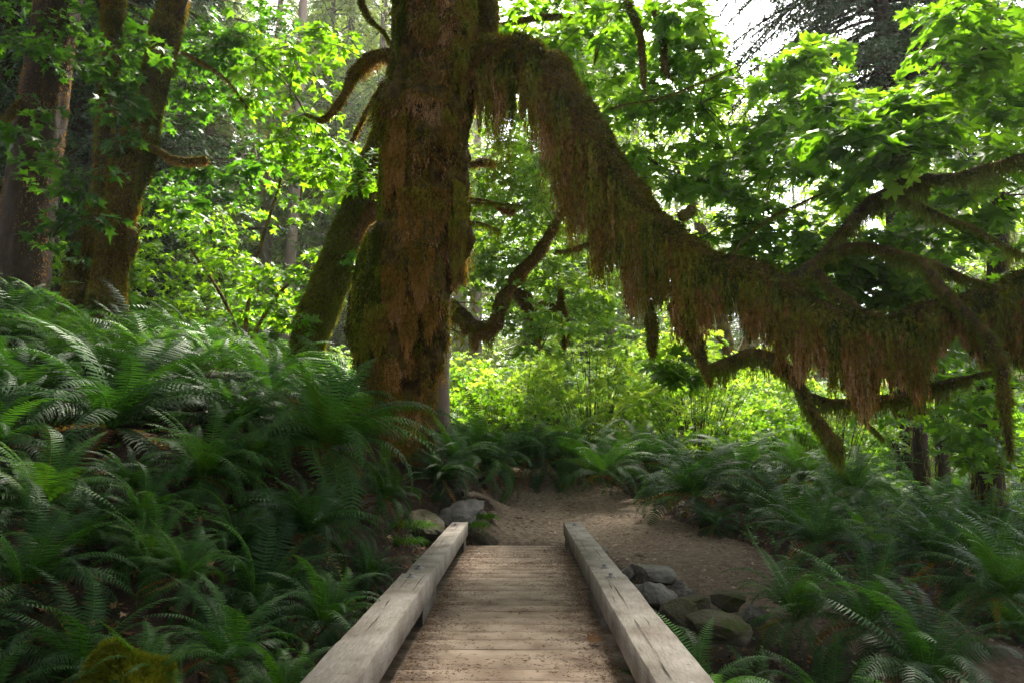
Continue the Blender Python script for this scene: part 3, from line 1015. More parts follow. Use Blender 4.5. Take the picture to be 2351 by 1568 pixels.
SIDE = [
    # rows (u, v, Y, r), drape metres, density
    ("limb", [(1090, 120, 11.2, 34), (1115, 60, 11.3, 32), (1110, 0, 11.5, 32), (1090, -80, 11.7, 34)], (.05, .35), 1.0, (.1, .4)),
    ("limb", [(915, 130, 11.0, 18), (880, 122, 11.0, 16), (840, 138, 11.0, 14), (812, 168, 11.0, 12), (797, 205, 10.9, 10), (768, 252, 10.8, 9), (738, 274, 10.7, 7), (704, 262, 10.6, 3)], [(0, .62), (.3, .55), (.45, .30), (.6, .08), (1, .04)], 4.0, (.3, .8)),
    ("branch", [(820, -60, 10.9, 12), (832, 10, 10.9, 11), (850, 45, 10.9, 10), (880, 72, 10.95, 8), (896, 100, 11, 7)], (.03, .12), 1.0, (.1, .4)),
    ("branch", [(1800, 655, 8.6, 26), (1850, 622, 8.5, 20), (1900, 575, 8.4, 20), (1950, 515, 8.3, 18), (2000, 468, 8.2, 22), (2060, 432, 8.0, 21), (2120, 415, 7.9, 17), (2200, 405, 7.8, 14), (2280, 382, 7.7, 13), (2400, 350, 7.6, 14)], (.05, .34), 1.7, (.25, .55)),
    ("branch", [(1885, 590, 8.4, 14), (1960, 567, 8.3, 14), (2040, 577, 8.1, 15), (2120, 602, 7.9, 15), (2200, 636, 7.7, 14), (2260, 655, 7.6, 12), (2310, 672, 7.5, 7)], (.05, .22), 1.4, (.1, .4)),
    ("branch", [(2120, 605, 7.8, 18), (2155, 655, 7.6, 18), (2190, 695, 7.4, 18), (2235, 740, 7.2, 17), (2272, 785, 7.0, 17), (2298, 840, 6.9, 18), (2304, 900, 6.9, 17), (2312, 970, 6.9, 11), (2320, 1050, 6.9, 6)], (.05, .13), 1.2, (.05, .3)),
    ("branch", [(1872, 625, 8.4, 18), (1905, 662, 8.3, 18), (1955, 700, 8.2, 16), (2010, 730, 8.0, 15), (2080, 752, 7.9, 14)], (.05, .30), 1.4, (.1, .45)),
    ("branch", [(1545, 700, 9.3, 26), (1582, 765, 9.2, 24), (1606, 810, 9.1, 18), (1622, 855, 9.0, 10), (1632, 880, 9.0, 4)], (.05, .2), 1.2, (.3, .7)),
    ("branch", [(1625, 848, 9.0, 14), (1680, 834, 8.9, 20), (1735, 816, 8.8, 22), (1785, 835, 8.7, 24), (1830, 880, 8.6, 21), (1860, 940, 8.5, 19), (1890, 985, 8.4, 18), (1918, 1025, 8.3, 18), (1934, 1050, 8.3, 8)], (.05, .32), 1.5, (.2, .5)),
    ("branch", [(1845, 905, 8.6, 14), (1920, 925, 8.6, 14), (2010, 918, 8.6, 13), (2090, 912, 8.6, 14), (2160, 890, 8.6, 9), (2230, 872, 8.6, 5)], (.05, .30), 1.3, (.3, .7)),
    ("branch", [(2090, 915, 8.6, 12), (2130, 890, 8.6, 10), (2210, 868, 8.5, 8), (2290, 850, 8.4, 5)], (.03, .12), .8, (.2, .5)),
    ("branch", [(2060, 455, 8.2, 8), (2110, 470, 8.1, 7), (2180, 505, 8.0, 9), (2230, 522, 8.0, 8), (2290, 556, 7.9, 7), (2380, 600, 7.9, 6)], (.03, .24), 1.1, (.2, .6)),
    ("branch", [(1980, 900, 8.8, 6), (1985, 960, 8.8, 5), (2010, 990, 8.8, 5), (2030, 1010, 8.8, 4)], (.03, .12), .8, (.2, .5)),
    ("branch", [(2250, 820, 7.6, 26), (2310, 812, 7.5, 26), (2400, 800, 7.4, 26)], (.05, .42), 1.8, (.3, .6)),
    ("branch", [(1490, 690, 9.5, 10), (1494, 740, 9.5, 18), (1497, 790, 9.5, 17), (1498, 818, 9.5, 9)], None, 1.0, (.2, .5)),
    ("branch", [(1275, 578, 10.2, 5), (1310, 575, 10.2, 6), (1345, 562, 10.1, 7), (1390, 540, 10, 8)], (.02, .2), .5, (.3, .6)),
    ("branch", [(1560, 500, 9.4, 16), (1580, 490, 9.4, 17), (1590, 478, 9.4, 14)], None, 1, (.2, .5)),
    ("branch", [(1140, 60, 12.3, 5), (1190, 48, 12.3, 9), (1250, 40, 12.2, 9), (1315, 38, 12.2, 8)], (.02, .06), .7, (.2, .5)),
    ("branch", [(1420, -60, 10.5, 14), (1448, 20, 10.4, 13), (1468, 70, 10.3, 12), (1474, 130, 10.3, 11), (1478, 190, 10.2, 8), (1482, 215, 10.2, 4)], (.03, .1), .7, (.1, .4)),
    ("branch", [(1470, -60, 10.6, 12), (1492, 10, 10.5, 10), (1514, 50, 10.5, 11), (1524, 100, 10.4, 9), (1528, 160, 10.4, 11), (1545, 185, 10.4, 4)], (.03, .1), .7, (.1, .4)),
    ("branch", [(1335, -40, 11.5, 9), (1352, 20, 11.5, 8), (1376, 70, 11.5, 8), (1370, 120, 11.5, 7), (1364, 145, 11.5, 3)], (.03, .08), .7, (.1, .4)),
    ("branch", [(1660, 610, 9.2, 4), (1700, 560, 9.1, 3), (1760, 505, 9.0, 3), (1850, 462, 9.0, 3), (1900, 440, 9, 2)], (.02, .06), .4, (.1, .3)),
    ("branch", [(1400, 250, 9.6, 3), (1440, 240, 9.6, 3), (1520, 225, 9.5, 3), (1610, 190, 9.4, 2.5), (1700, 150, 9.3, 2)], None, .4, (.1, .3)),
    ("branch", [(1060, 462, 11.1, 4), (1100, 466, 11, 3), (1150, 468, 10.9, 3), (1200, 472, 10.8, 2)], (.02, .14), .8, (.1, .4)),
    ("branch", [(1066, 508, 11.1, 4), (1110, 514, 11, 3), (1150, 530, 10.9, 2)], (.02, .2), .8, (.1, .4)),
]
for q, (nm, rows, dr, de, tt) in enumerate(SIDE):
    rows = [(a, b, c, r * (.74 if nm == 'branch' else .9)) for a, b, c, r in rows]
    moss_limb(maple, rows, drape=dr, dens=de, name=nm, seed=40 + q, t=tt, seg=12, moss_mat=M_MOSS if (nm == 'limb' or q == 7) else M_MOSS_G, green=.15)

# upper limbs that carry the canopy over the path
for q, rows in enumerate([[(1015, -300, 11, 60), (900, -600, 10, 44), (700, -900, 8, 30), (500, -1400, 6, 12)], [(1015, -300, 11, 60), (1200, -600, 10, 44), (1500, -900, 8, 30), (1800, -1300, 6, 12)],
                          [(1015, -380, 11, 60), (1000, -700, 12, 44), (1050, -900, 14, 30), (1100, -1000, 17, 12)]]):
    V, F, N = tube([(*at(a, b, c), px(r, c)) for a, b, c, r in rows], 12, 6, disp=.3, dsc=3, seed=q)
    mesh_np("limb", V, quads_to_tris(F), M_MOSSBARK, None, True, maple)


def connect(TB, a, b, r0, r1, rng, sag=.12):
    a, b = np.array(a), np.array(b)
    s = np.linspace(0, 1, 9)[:, None]
    L = np.linalg.norm(b - a)
    p = a * (1 - s) + b * s + np.array([0, 0, 1]) * sag * L * np.sin(s * math.pi)
    p += noise(p * 1.0, .9, 3)[:, None] * .05 * L * np.sin(s * math.pi) * rng.normal(0, 1, 3)
    ribbon(TB, p, np.linspace(r0, r1, 9))


def foliage(root, regs, mat, anchors, seed, lod=0, lsize=.17, twigs=True, holes=(), face=.45, base_t=.45, link=True):
    """regs: (u0, v0, u1, v1, Y0, Y1, count, radius m, twigs per spray)"""
    rng = np.random.default_rng(seed)
    LB, TB = MB(), MB()
    A = np.array(anchors, float)
    for (u0, v0, u1, v1, Y0, Y1, n, rad, nt) in regs:
        for q in range(n):
            for _ in range(6):
                u, v = rng.uniform(u0, u1), rng.uniform(v0, v1)
                if not any(((u - hu) / ha) ** 2 + ((v - hv) / hb) ** 2 < 1 for hu, hv, ha, hb in holes):
                    break
            else:
                continue
            Yd = rng.uniform(Y0, Y1)
            c = np.array(at(u, v, Yd))
            i = np.argmin(((A - c) ** 2).sum(1))
            if twigs and link:
                connect(TB, A[i], c, .012, .004, rng)
            if rng.random() < .3:
                A = np.vstack([A, c])
            spray(LB, TB if twigs else None, c, rad * rng.uniform(.7, 1.25), nt, lsize * rng.uniform(.85, 1.15), lod, rng, face=face, base_t=base_t)
    LB.build("crown", mat, root)
    if twigs:
        TB.build("twig", M_TWIG, root)


limb_pts = [tuple(p[:3]) for p in LS[::6]]
foliage(maple, [(1130, -20, 1330, 150, 11.5, 14, 16, .6, 6), (1330, 0, 1640, 260, 10, 13, 28, .55, 6), (1390, 200, 1650, 430, 10, 12.5, 20, .5, 5), (1480, 380, 1800, 580, 9.6, 11.5, 16, .45, 5),
                (1640, 130, 1900, 330, 9.5, 11, 14, .45, 5), (1650, 300, 1950, 560, 9.5, 12, 16, .45, 5), (1440, 820, 1600, 880, 9.2, 9.6, 3, .3, 4), (1540, -10, 1615, 150, 9.5, 11, 8, .4, 5), (1740, 90, 1900, 190, 9, 10, 8, .35, 4)],
        M_LEAF, limb_pts, 31, lod=0, lsize=.20, holes=[(1672, 70, 42, 80)])
foliage(maple, [(560, 60, 800, 240, 10.8, 12.5, 18, .5, 5), (620, 260, 780, 370, 10.6, 12, 12, .45, 5), (700, 330, 880, 440, 11.6, 12.4, 10, .4, 5)],
        M_LEAF, [tuple(at(770, 250, 10.8)), tuple(at(840, 140, 11)), tuple(at(700, 262, 10.6))], 32, lod=1, lsize=.17)

# overhead crown, extended with unseen leaf masses around the camera to block light
rng = np.random.default_rng(77)
LB = MB()
for q in range(2300):
    x, yv = rng.uniform(-14, 14), (rng.uniform(-12, 19) if q % 2 else rng.uniform(-12, 5.5))
    z = rng.uniform(13.5, 19) + max(0, yv - 15) * .8
    if yv < -3:
        if rng.random() < .6:
            continue
        z = rng.uniform(1, 5)
    elif 2 < yv < 12 and abs(x) < 4.0:
        if rng.random() < .30:
            continue
    elif (x > 3.5 and yv > 10) or yv > 14:
        if rng.random() < .85:
            continue
    if q % 7 == 0:
        yv = rng.uniform(-4, 19)
        x = -.8 * max(yv, 3) - rng.uniform(2.5, 12)
        z = rng.uniform(7, 20)
    if q % 6 == 0:
        x, yv = rng.uniform(2.5, 17), rng.uniform(19, 26)
        z = 2.6 + .71 * yv + rng.uniform(1.0, 3.5)
    if abs(x) > 9 and yv < 4:
        z = rng.uniform(4.5, 17)
    spray(LB, None, (x, yv, z), rng.uniform(1.0, 1.8), 7, .42, 2, rng, per=7)
for q in range(170):                                  # unseen leaf masses added beside the camera to darken the near banks
    x = rng.uniform(3.2, 9.5) * rng.choice([-1, 1])
    yv = rng.uniform(-3, 2.6)
    spray(LB, None, (x, yv, rng.uniform(3.6, 8)), rng.uniform(.6, 1.1), 6, .32, 2, rng, per=6)
LB.build("crown", M_LEAF_DK, maple)  # overhead crown together with the added light-blocking leaf masses


# ------------------------------------------------------------------ other broadleaf trees
def bole(root, rows, mat, seg=28, disp=.16, dsc=2.0, seed=0, per=10, stretch=.3, name="trunk", ridge=0.0):
    pts = [(*at(u, v, Yd), px(r, Yd)) for (u, v, Yd, r) in rows]
    fn = (lambda V, D, rr: rr * ridge * (1 - 2 * np.abs(fbm(V * np.array([1, 1, .25]), 3.5, 3, seed + 5)))) if ridge else None
    V, F, N = tube(pts, seg, per, disp=disp, dsc=dsc, seed=seed, stretch=stretch, dfun=fn)
    o = mesh_np(name, V, quads_to_tris(F), mat, None, True, root)
    return V, F, np.array(pts)


def coat(root, V, F, dens, mat, seed, base=.3, L=(.04, .12), w=.024, name="moss_coat", patch=0.0):
    rng = np.random.default_rng(seed)
    T = quads_to_tris(F)
    A = .5 * np.linalg.norm(np.cross(V[T[:, 1]] - V[T[:, 0]], V[T[:, 2]] - V[T[:, 0]]), axis=1).sum()
    P, N = sample_surface(V, F, int(A * dens), rng)
    m = fbm(P * np.array([1, 1, .5]), 1.6, 3, seed)
    k = (N[:, 1] < .5) & (m > patch - .9)
    P, N, m = P[k], N[k], m[k]
    n = len(P)
    tt = base + .4 * m - .3 * N[:, 2]
    b = MB()
    b.add(*strands(P - N * .01, rng.uniform(*L, n), w, step=.024, d=N * .6 + np.array([0, 0, -1]) + rng.normal(0, .3, (n, 3)), sag=3, wig=.005, t0=tt, t1=tt + .1, rng=rng))
    b.build(name, mat, root)


# leaning mossy tree behind the great trunk
t1 = thing("leaning_maple", at(712, 800, 13.5), "mossy trunk leaning sharply against the great maple, rooted among ferns", "tree")
V, F, lp = bole(t1, [(695, 850, 13.5, 38), (708, 790, 13.5, 35), (732, 715, 13.5, 36), (762, 640, 13.5, 34), (788, 560, 13.5, 32), (816, 480, 13.5, 29), (846, 400, 13.5, 28), (868, 330, 13.5, 25), (890, 250, 13.5, 24), (915, 150, 13.5, 20), (940, 0, 13.5, 15), (960, -200, 13.5, 8)], M_MOSSBARK, seed=8, ridge=.18)
coat(t1, V, F, 2600, M_MOSS_G, 9, base=.35)
moss_limb(t1, [(800, 570, 13.4, 14), (835, 505, 13.3, 16), (862, 470, 13.2, 14), (885, 450, 13.1, 10)], drape=(.05, .5), dens=2.2, name="branch", seed=80, t=(.3, .9))
moss_limb(t1, [(806, 330, 13.2, 5), (830, 280, 13.2, 6), (862, 225, 13.2, 7), (880, 190, 13.2, 8)], drape=(.03, .1), dens=.8, name="branch", seed=81, t=(.1, .5))
foliage(t1, [(700, 560, 880, 660, 13.0, 13.6, 4, .4, 4), (600, 600, 720, 740, 12.5, 13.5, 7, .4, 4)], M_LEAF, [tuple(p[:3]) for p in lp[2:8]], 33, lod=1, lsize=.17)

# two-stemmed maple on the left bank
t2 = thing("twin_maple", at(225, 690, 12), "twin-stemmed mossy maple on the left bank, one stem leaning to the path", "tree")
V, F, lp2 = bole(t2, [(180, 760, 12, 36), (190, 660, 12, 33), (204, 560, 12.0, 27), (226, 460, 12.0, 20), (240, 340, 12, 18), (248, 220, 12, 18), (256, 100, 12, 20), (264, 0, 12, 21), (275, -200, 12, 16), (280, -400, 12, 8)], M_MOSSBARK, seed=12, ridge=.2)
coat(t2, V, F, 1700, M_MOSS, 13, base=.10)
V, F, lp3 = bole(t2, [(248, 760, 11.8, 34), (250, 660, 11.8, 31), (262, 560, 11.8, 31), (281, 460, 11.8, 30), (302, 385, 11.8, 36), (322, 320, 11.8, 34), (340, 260, 11.8, 26), (360, 180, 11.8, 26), (376, 100, 11.8, 28), (395, 10, 11.8, 30), (412, -100, 11.8, 26), (440, -400, 11.8, 12)], M_MOSSBARK, seed=14, ridge=.25)
coat(t2, V, F, 1900, M_MOSS, 15, base=.16)
bole(t2, [(392, 60, 11.8, 14), (415, 10, 11.7, 13), (440, -60, 11.6, 12), (470, -160, 11.5, 8)], M_MOSSBARK, seg=12, seed=16, name="limb")
moss_limb(t2, [(335, 335, 11.7, 9), (372, 350, 11.6, 7), (398, 366, 11.5, 9), (440, 372, 11.4, 10), (474, 368, 11.4, 9)], drape=(.02, .14), dens=1, name="branch", seed=82, t=(.1, .6))
moss_limb(t2, [(418, 120, 11.7, 4), (470, 148, 11.6, 4), (520, 185, 11.5, 3), (570, 250, 11.4, 2)], name="branch", seed=83)
moss_limb(t2, [(300, 560, 11.7, 6), (306, 530, 11.7, 10), (305, 565, 11.6, 9), (303, 590, 11.6, 5)], drape=(.03, .2), dens=1, name="branch", seed=84, t=(.1, .6))
an = [tuple(p[:3]) for p in lp2[3:8]] + [tuple(p[:3]) for p in lp3[4:10]]
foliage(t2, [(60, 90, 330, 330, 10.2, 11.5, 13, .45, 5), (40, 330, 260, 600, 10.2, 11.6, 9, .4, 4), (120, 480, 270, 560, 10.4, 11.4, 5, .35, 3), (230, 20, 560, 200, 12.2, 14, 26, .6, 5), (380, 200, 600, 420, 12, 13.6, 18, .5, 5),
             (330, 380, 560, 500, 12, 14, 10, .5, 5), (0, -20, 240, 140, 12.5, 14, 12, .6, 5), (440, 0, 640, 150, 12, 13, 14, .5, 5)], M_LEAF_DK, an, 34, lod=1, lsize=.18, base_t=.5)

# maple whose limbs come in from beyond the frame on the right
t3 = thing("shaded_maple", (10.5, 9.5, g1(10.5, 9.5)), "dense shaded maple whose broad green leaves fill the upper air above the arching limb", "tree")
V, F, N = tube([(10.5, 9.5, -.2, .45), (10.3, 9.3, 3, .36), (9.5, 9, 6, .28), (8.2, 8.6, 8, .16), (6.5, 8.2, 9, .08)], 18, 8, disp=.2, dsc=2)
mesh_np("trunk", V, quads_to_tris(F), M_MOSSBARK, None, True, t3)
foliage(t3, [(1900, 200, 2180, 330, 7.4, 8.6, 14, .40, 5), (1850, 330, 2250, 480, 8.6, 10.2, 12, .45, 5), (2020, 230, 2160, 360, 6.8, 7.6, 14, .34, 5), (1900, 600, 2140, 690, 9.2, 10.2, 14, .4, 5), (2060, 420, 2351, 620, 8.8, 10.4, 15, .45, 5),
             (2140, -10, 2351, 160, 7.2, 9.2, 16, .5, 5), (2240, 120, 2380, 420, 8, 10, 18, .5, 5), (1850, 520, 2050, 600, 9.5, 10.5, 10, .4, 5), (2250, 600, 2380, 760, 9, 11, 10, .5, 5), (1740, 540, 1900, 680, 9.5, 11, 12, .45, 5), (1680, 180, 1980, 300, 9.5, 12, 12, .4, 4), (1900, 640, 2100, 720, 9.5, 11, 8, .45, 5)],
        M_LEAF, [(8.2, 8.6, 8), (9.5, 9, 6), (6.5, 8.2, 9), (7, 9, 5), (5.5, 9, 5.5)], 35, lod=0, lsize=.20, link=False)
foliage(t3, [(1980, 760, 2351, 960, 10, 13, 34, .5, 5), (2180, 960, 2351, 1080, 10, 12, 12, .45, 5)], M_LEAF, [(9.5, 9, 4)], 36, lod=1, lsize=.18, link=False)

# bright mossy maple behind the great trunk
t4 = thing("sunlit_maple", at(1120, 900, 16), "sunlit maple behind the great trunk with a kinked mossy limb and bright leaves", "tree")
moss_limb(t4, [(1030, 690, 16.2, 10), (1055, 720, 16, 16), (1090, 752, 16, 17), (1128, 748, 15.9, 18), (1146, 715, 15.8, 16), (1160, 670, 15.8, 14), (1195, 628, 15.8, 14), (1228, 592, 15.7, 14), (1255, 550, 15.6, 12), (1275, 518, 15.5, 10), (1300, 470, 15.5, 6)],
          drape=[(0, .55), (.12, .65), (.25, .7), (.36, .3), (.45, .06), (1, .04)], dens=2.4, seed=85, t=(.2, .6), fuzz=.8, name="limb", w=.03, green=.15)
moss_limb(t4, [(960, 960, 16.4, 22), (965, 820, 16.4, 20), (985, 720, 16.3, 16), (1030, 690, 16.2, 11)], name="trunk", seed=86, fuzz=.5)
moss_limb(t4, [(1170, 665, 16.6, 10), (1205, 690, 16.5, 16), (1228, 735, 16.4, 14), (1236, 780, 16.3, 6)], drape=(.05, .3), dens=2, seed=87, t=(.2, .9), name="branch", w=.03)
moss_limb(t4, [(1225, 705, 17, 8), (1262, 700, 17, 12), (1290, 722, 17, 8), (1300, 760, 17, 8), (1295, 800, 17, 4)], drape=(.05, .3), dens=2, seed=88, t=(.1, .5), name="branch", w=.03)
moss_limb(t4, [(1290, 650, 17, 6), (1288, 690, 17, 7), (1298, 730, 17, 7), (1302, 770, 17, 4)], drape=(.02, .1), dens=1, seed=89, t=(.1, .5), name="branch", w=.03)
moss_limb(t4, [(1075, 380, 14, 5), (1110, 372, 14, 9), (1135, 378, 14, 6)], drape=(.02, .12), dens=1.2, seed=90, t=(.1, .4), name="branch")
moss_limb(t4, [(1075, 455, 14, 3), (1120, 462, 13.9, 3), (1160, 480, 13.8, 9), (1180, 486, 13.8, 7)], drape=(.02, .2), dens=1, seed=91, t=(.1, .4), name="branch")
anc = [tuple(at(u, v, 15.8)) for u, v in [(1130, 740), (1160, 670), (1228, 592), (1275, 518), (1110, 372)]]
foliage(t4, [(1080, 350, 1300, 520, 15, 19, 50, .8, 6), (1070, 500, 1380, 700, 16, 20, 60, .8, 6), (1250, 60, 1420, 300, 15, 19, 30, .8, 6), (1120, 200, 1250, 380, 15, 18, 16, .7, 6),
             (1250, 600, 1420, 760, 17, 21, 30, .8, 6), (1180, 700, 1320, 800, 14.5, 16, 10, .6, 5)], M_LEAF_BR, anc, 37, lod=1, lsize=.17, base_t=.35)
# a further maple glowing above and behind the arching limb
t8 = thing("glowing_maple", (7.5, 24, g1(7.5, 24)), "tall sunlit maple standing well behind the arching limb, filling the gaps with pale leaves", "tree")
for r_ in ([(7.5, 24, g1(7.5, 24) - .3, .30), (7.3, 24, 5, .24), (6.6, 23.8, 9, .16), (5.5, 23.5, 12, .08)], [(7.4, 24, 4, .16), (9.5, 24, 7.5, .11), (11.5, 23.5, 10, .06)], [(7.3, 24, 5, .13), (4.8, 23, 7, .09), (2.5, 22.5, 8.5, .05)]):
    V, F, N = tube(r_, 12, 6, disp=.15)
    mesh_np("trunk" if len(r_) == 4 else "limb", V, quads_to_tris(F), M_MOSSBARK, None, True, t8)
foliage(t8, [(1380, 180, 1900, 420, 19, 26, 60, 1.0, 5), (1500, 420, 2000, 680, 19, 26, 36, 1.0, 5), (1900, 380, 2400, 700, 18, 25, 44, 1.0, 5)], M_LEAF_BR,
        [(7.3, 24, 5), (6.6, 23.8, 9), (9.5, 24, 7.5), (4.8, 23, 7), (11.5, 23.5, 10)], 52, lod=2, lsize=.19, base_t=.45, holes=[(1665, 70, 60, 110)])
# young maple in the sunlit left centre
t5 = thing("vine_maple", at(560, 800, 16), "slender vine maple with level sprays of sunlit leaves between the two mossy maples", "tree")
for r_ in ([(560, 820, 16, 6), (570, 700, 16, 5), (600, 560, 15.8, 4), (640, 430, 15.6, 3), (660, 330, 15.5, 2)], [(560, 820, 16, 5), (520, 700, 16, 4), (450, 590, 15.8, 3), (400, 520, 15.5, 2)], [(560, 820, 16, 5), (620, 700, 15.5, 4), (680, 640, 15, 3), (760, 600, 14.5, 2)]):
    V, F, N = tube([(*at(a, b, c), px(r, c)) for a, b, c, r in r_], 8, 6, disp=.1)
    mesh_np("stem", V, quads_to_tris(F), M_MOSSBARK, None, True, t5)
anc = [tuple(at(u, v, 16)) for u, v in [(570, 700), (600, 560), (640, 430), (520, 700), (450, 590), (400, 520), (680, 640)]]
foliage(t5, [(300, 470, 560, 620, 14.5, 18, 20, .7, 6), (330, 610, 640, 730, 16, 20, 34, .8, 6), (600, 320, 860, 470, 14, 16, 22, .6, 5), (600, 560, 760, 700, 13.5, 15.5, 14, .5, 5), (120, 560, 330, 640, 15, 18, 18, .7, 6)],
        M_LEAF, anc, 38, lod=1, lsize=.17, base_t=.6)


# ------------------------------------------------------------------ conifers
def conifer_parts(seed, H, r0, spread, zc, mat, bark, nb, nt, tw, pale=False, fine=1.0):
    rng = np.random.default_rng(seed)
    zs = np.linspace(-1.0, H, 14)
    bow = rng.normal(0, .12, 2)
    pts = [(bow[0] * math.sin(z / H * 3), bow[1] * math.sin(z / H * 2), z, max(.03, r0 * (1 - max(z, 0) / H) ** .75 * (1.25 if z < .5 else 1))) for z in zs]
    V, F, N = tube(pts, 16, 6, disp=.08, dsc=3, seed=seed, stretch=.4)
    tr = mesh_np("trunk", V, quads_to_tris(F), bark, None, True)
    LBr, NB = MB(), MB()
    for q in range(nb):
        z = zc + (H - zc) * (q + rng.random()) / nb
        az = rng.uniform(0, 6.283)
        L = spread * (1 - (z - zc) / (H - zc)) ** .6 * rng.uniform(.55, 1.1) + .5
        s = np.linspace(0, 1, 8)
        d = np.array([math.cos(az), math.sin(az)])
        bend = rng.uniform(.1, .45)
        p = np.stack([d[0] * L * s, d[1] * L * s, z + L * (.15 * s - bend * s ** 2 + .10 * s ** 4)], -1)
        ribbon(LBr, p, np.linspace(.05, .01, 8) * (.6 + L / 5))
        k = int(nt * (L / spread))
        t = rng.uniform(.12, 1.0, k)
        o = np.stack([np.interp(t, s, p[:, i]) for i in range(3)], -1)
        sd = rng.choice([-1, 1], k)
        dd = np.stack([d[0] * .55 - d[1] * sd * .7, d[1] * .55 + d[0] * sd * .7, np.full(k, -.55)], -1) + rng.normal(0, .25, (k, 3))
        bt = rng.uniform(.2, .8)
        NB.add(*strands(o, tw * rng.uniform(.5, 1.2, k) * (1.15 - t), .10 * fine, step=.10 * fine, d=dd, sag=.35, wig=.01, t0=bt - .15, t1=bt + .2, rng=rng, fat=1.3))
    br = LBr.build("branch", bark)
    cr = NB.build("crown", mat)
    return tr, br, cr


def place(parts, name, loc, rz, sc, label, cat, group, first):
    root = thing(name, loc, label, cat, group)
    root.rotation_euler = (0, 0, rz)
    root.scale = (sc, sc, sc)
    for p in parts:
        c = p if first else p.copy()
        if not first:
            COL.objects.link(c)
        c.parent = root
    return root


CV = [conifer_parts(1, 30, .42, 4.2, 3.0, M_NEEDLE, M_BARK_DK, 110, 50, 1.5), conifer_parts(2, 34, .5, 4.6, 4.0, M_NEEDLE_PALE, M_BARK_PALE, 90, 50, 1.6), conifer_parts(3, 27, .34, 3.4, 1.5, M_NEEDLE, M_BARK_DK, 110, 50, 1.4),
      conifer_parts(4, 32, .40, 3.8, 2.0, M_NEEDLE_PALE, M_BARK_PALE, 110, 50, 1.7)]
CV.append(conifer_parts(5, 36, .34, 5.5, .8, M_NEEDLE_PALE, M_BARK, 130, 60, 1.8, fine=1.3))
used_v = [False] * 5
rng = np.random.default_rng(900)
CSP = []
for i in range(34):                                   # left, dark and close
    CSP.append((rng.uniform(-90, 330), rng.uniform(18, 38), rng.choice([0, 2, 2]), 'L'))
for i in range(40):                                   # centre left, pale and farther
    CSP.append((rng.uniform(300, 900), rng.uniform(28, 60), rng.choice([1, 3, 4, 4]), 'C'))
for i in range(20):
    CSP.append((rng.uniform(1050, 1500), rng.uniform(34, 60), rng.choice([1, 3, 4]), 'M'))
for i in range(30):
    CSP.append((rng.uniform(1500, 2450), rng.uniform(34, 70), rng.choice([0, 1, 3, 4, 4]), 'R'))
LBL = {'L': ("tall dark conifer in the shaded wood behind the twin-stemmed maple", "dark conifers up the left slope"),
       'C': ("pale hazy conifer far off between the twin-stemmed maple and the great trunk", "pale conifers far off left of the great trunk"),
       'M': ("pale conifer far behind the arching limb", "pale conifers behind the arching limb"),
       'R': ("distant conifer showing through gaps in the leaves above the limb", "distant conifers on the right")}
for (u, Yd, v, z) in CSP:
    p = at(u, 900, Yd)
    g = g1(p.x, Yd)
    place(CV[v], ["spruce_tree", "hemlock_tree", "spruce_tree", "hemlock_tree", "hemlock_tree"][v], (p.x, Yd, g), rng.uniform(0, 6.28), rng.uniform(.75, 1.15) * (1 if z != 'R' else .8), LBL[z][0], "conifer", LBL[z][1], not used_v[v])
    used_v[v] = True

# big conifer at the left edge
t6 = thing("old_spruce", at(50, 690, 14), "thick dark-barked spruce trunk leaning in at the left edge", "tree")
V, F, lp6 = bole(t6, [(40, 760, 14, 60), (50, 660, 14, 56), (60, 560, 14, 54), (72, 440, 14, 54), (88, 320, 14, 53), (104, 200, 14, 51), (120, 90, 14, 50), (134, 0, 14, 49), (160, -200, 14, 44), (190, -500, 14, 34)], M_BARK_DK, seg=48, seed=17, disp=.05, dsc=6, per=14, stretch=.6, ridge=.05)
coat(t6, V, F, 500, M_MOSS, 18, base=.6, L=(.02, .06), w=.02, patch=1.1)
moss_limb(t6, [(45, 235, 13.6, 9), (25, 262, 13.4, 8), (5, 280, 13.2, 7), (-40, 300, 13, 6)], drape=(.03, .2), dens=1, name="branch", seed=92, t=(.3, .7))

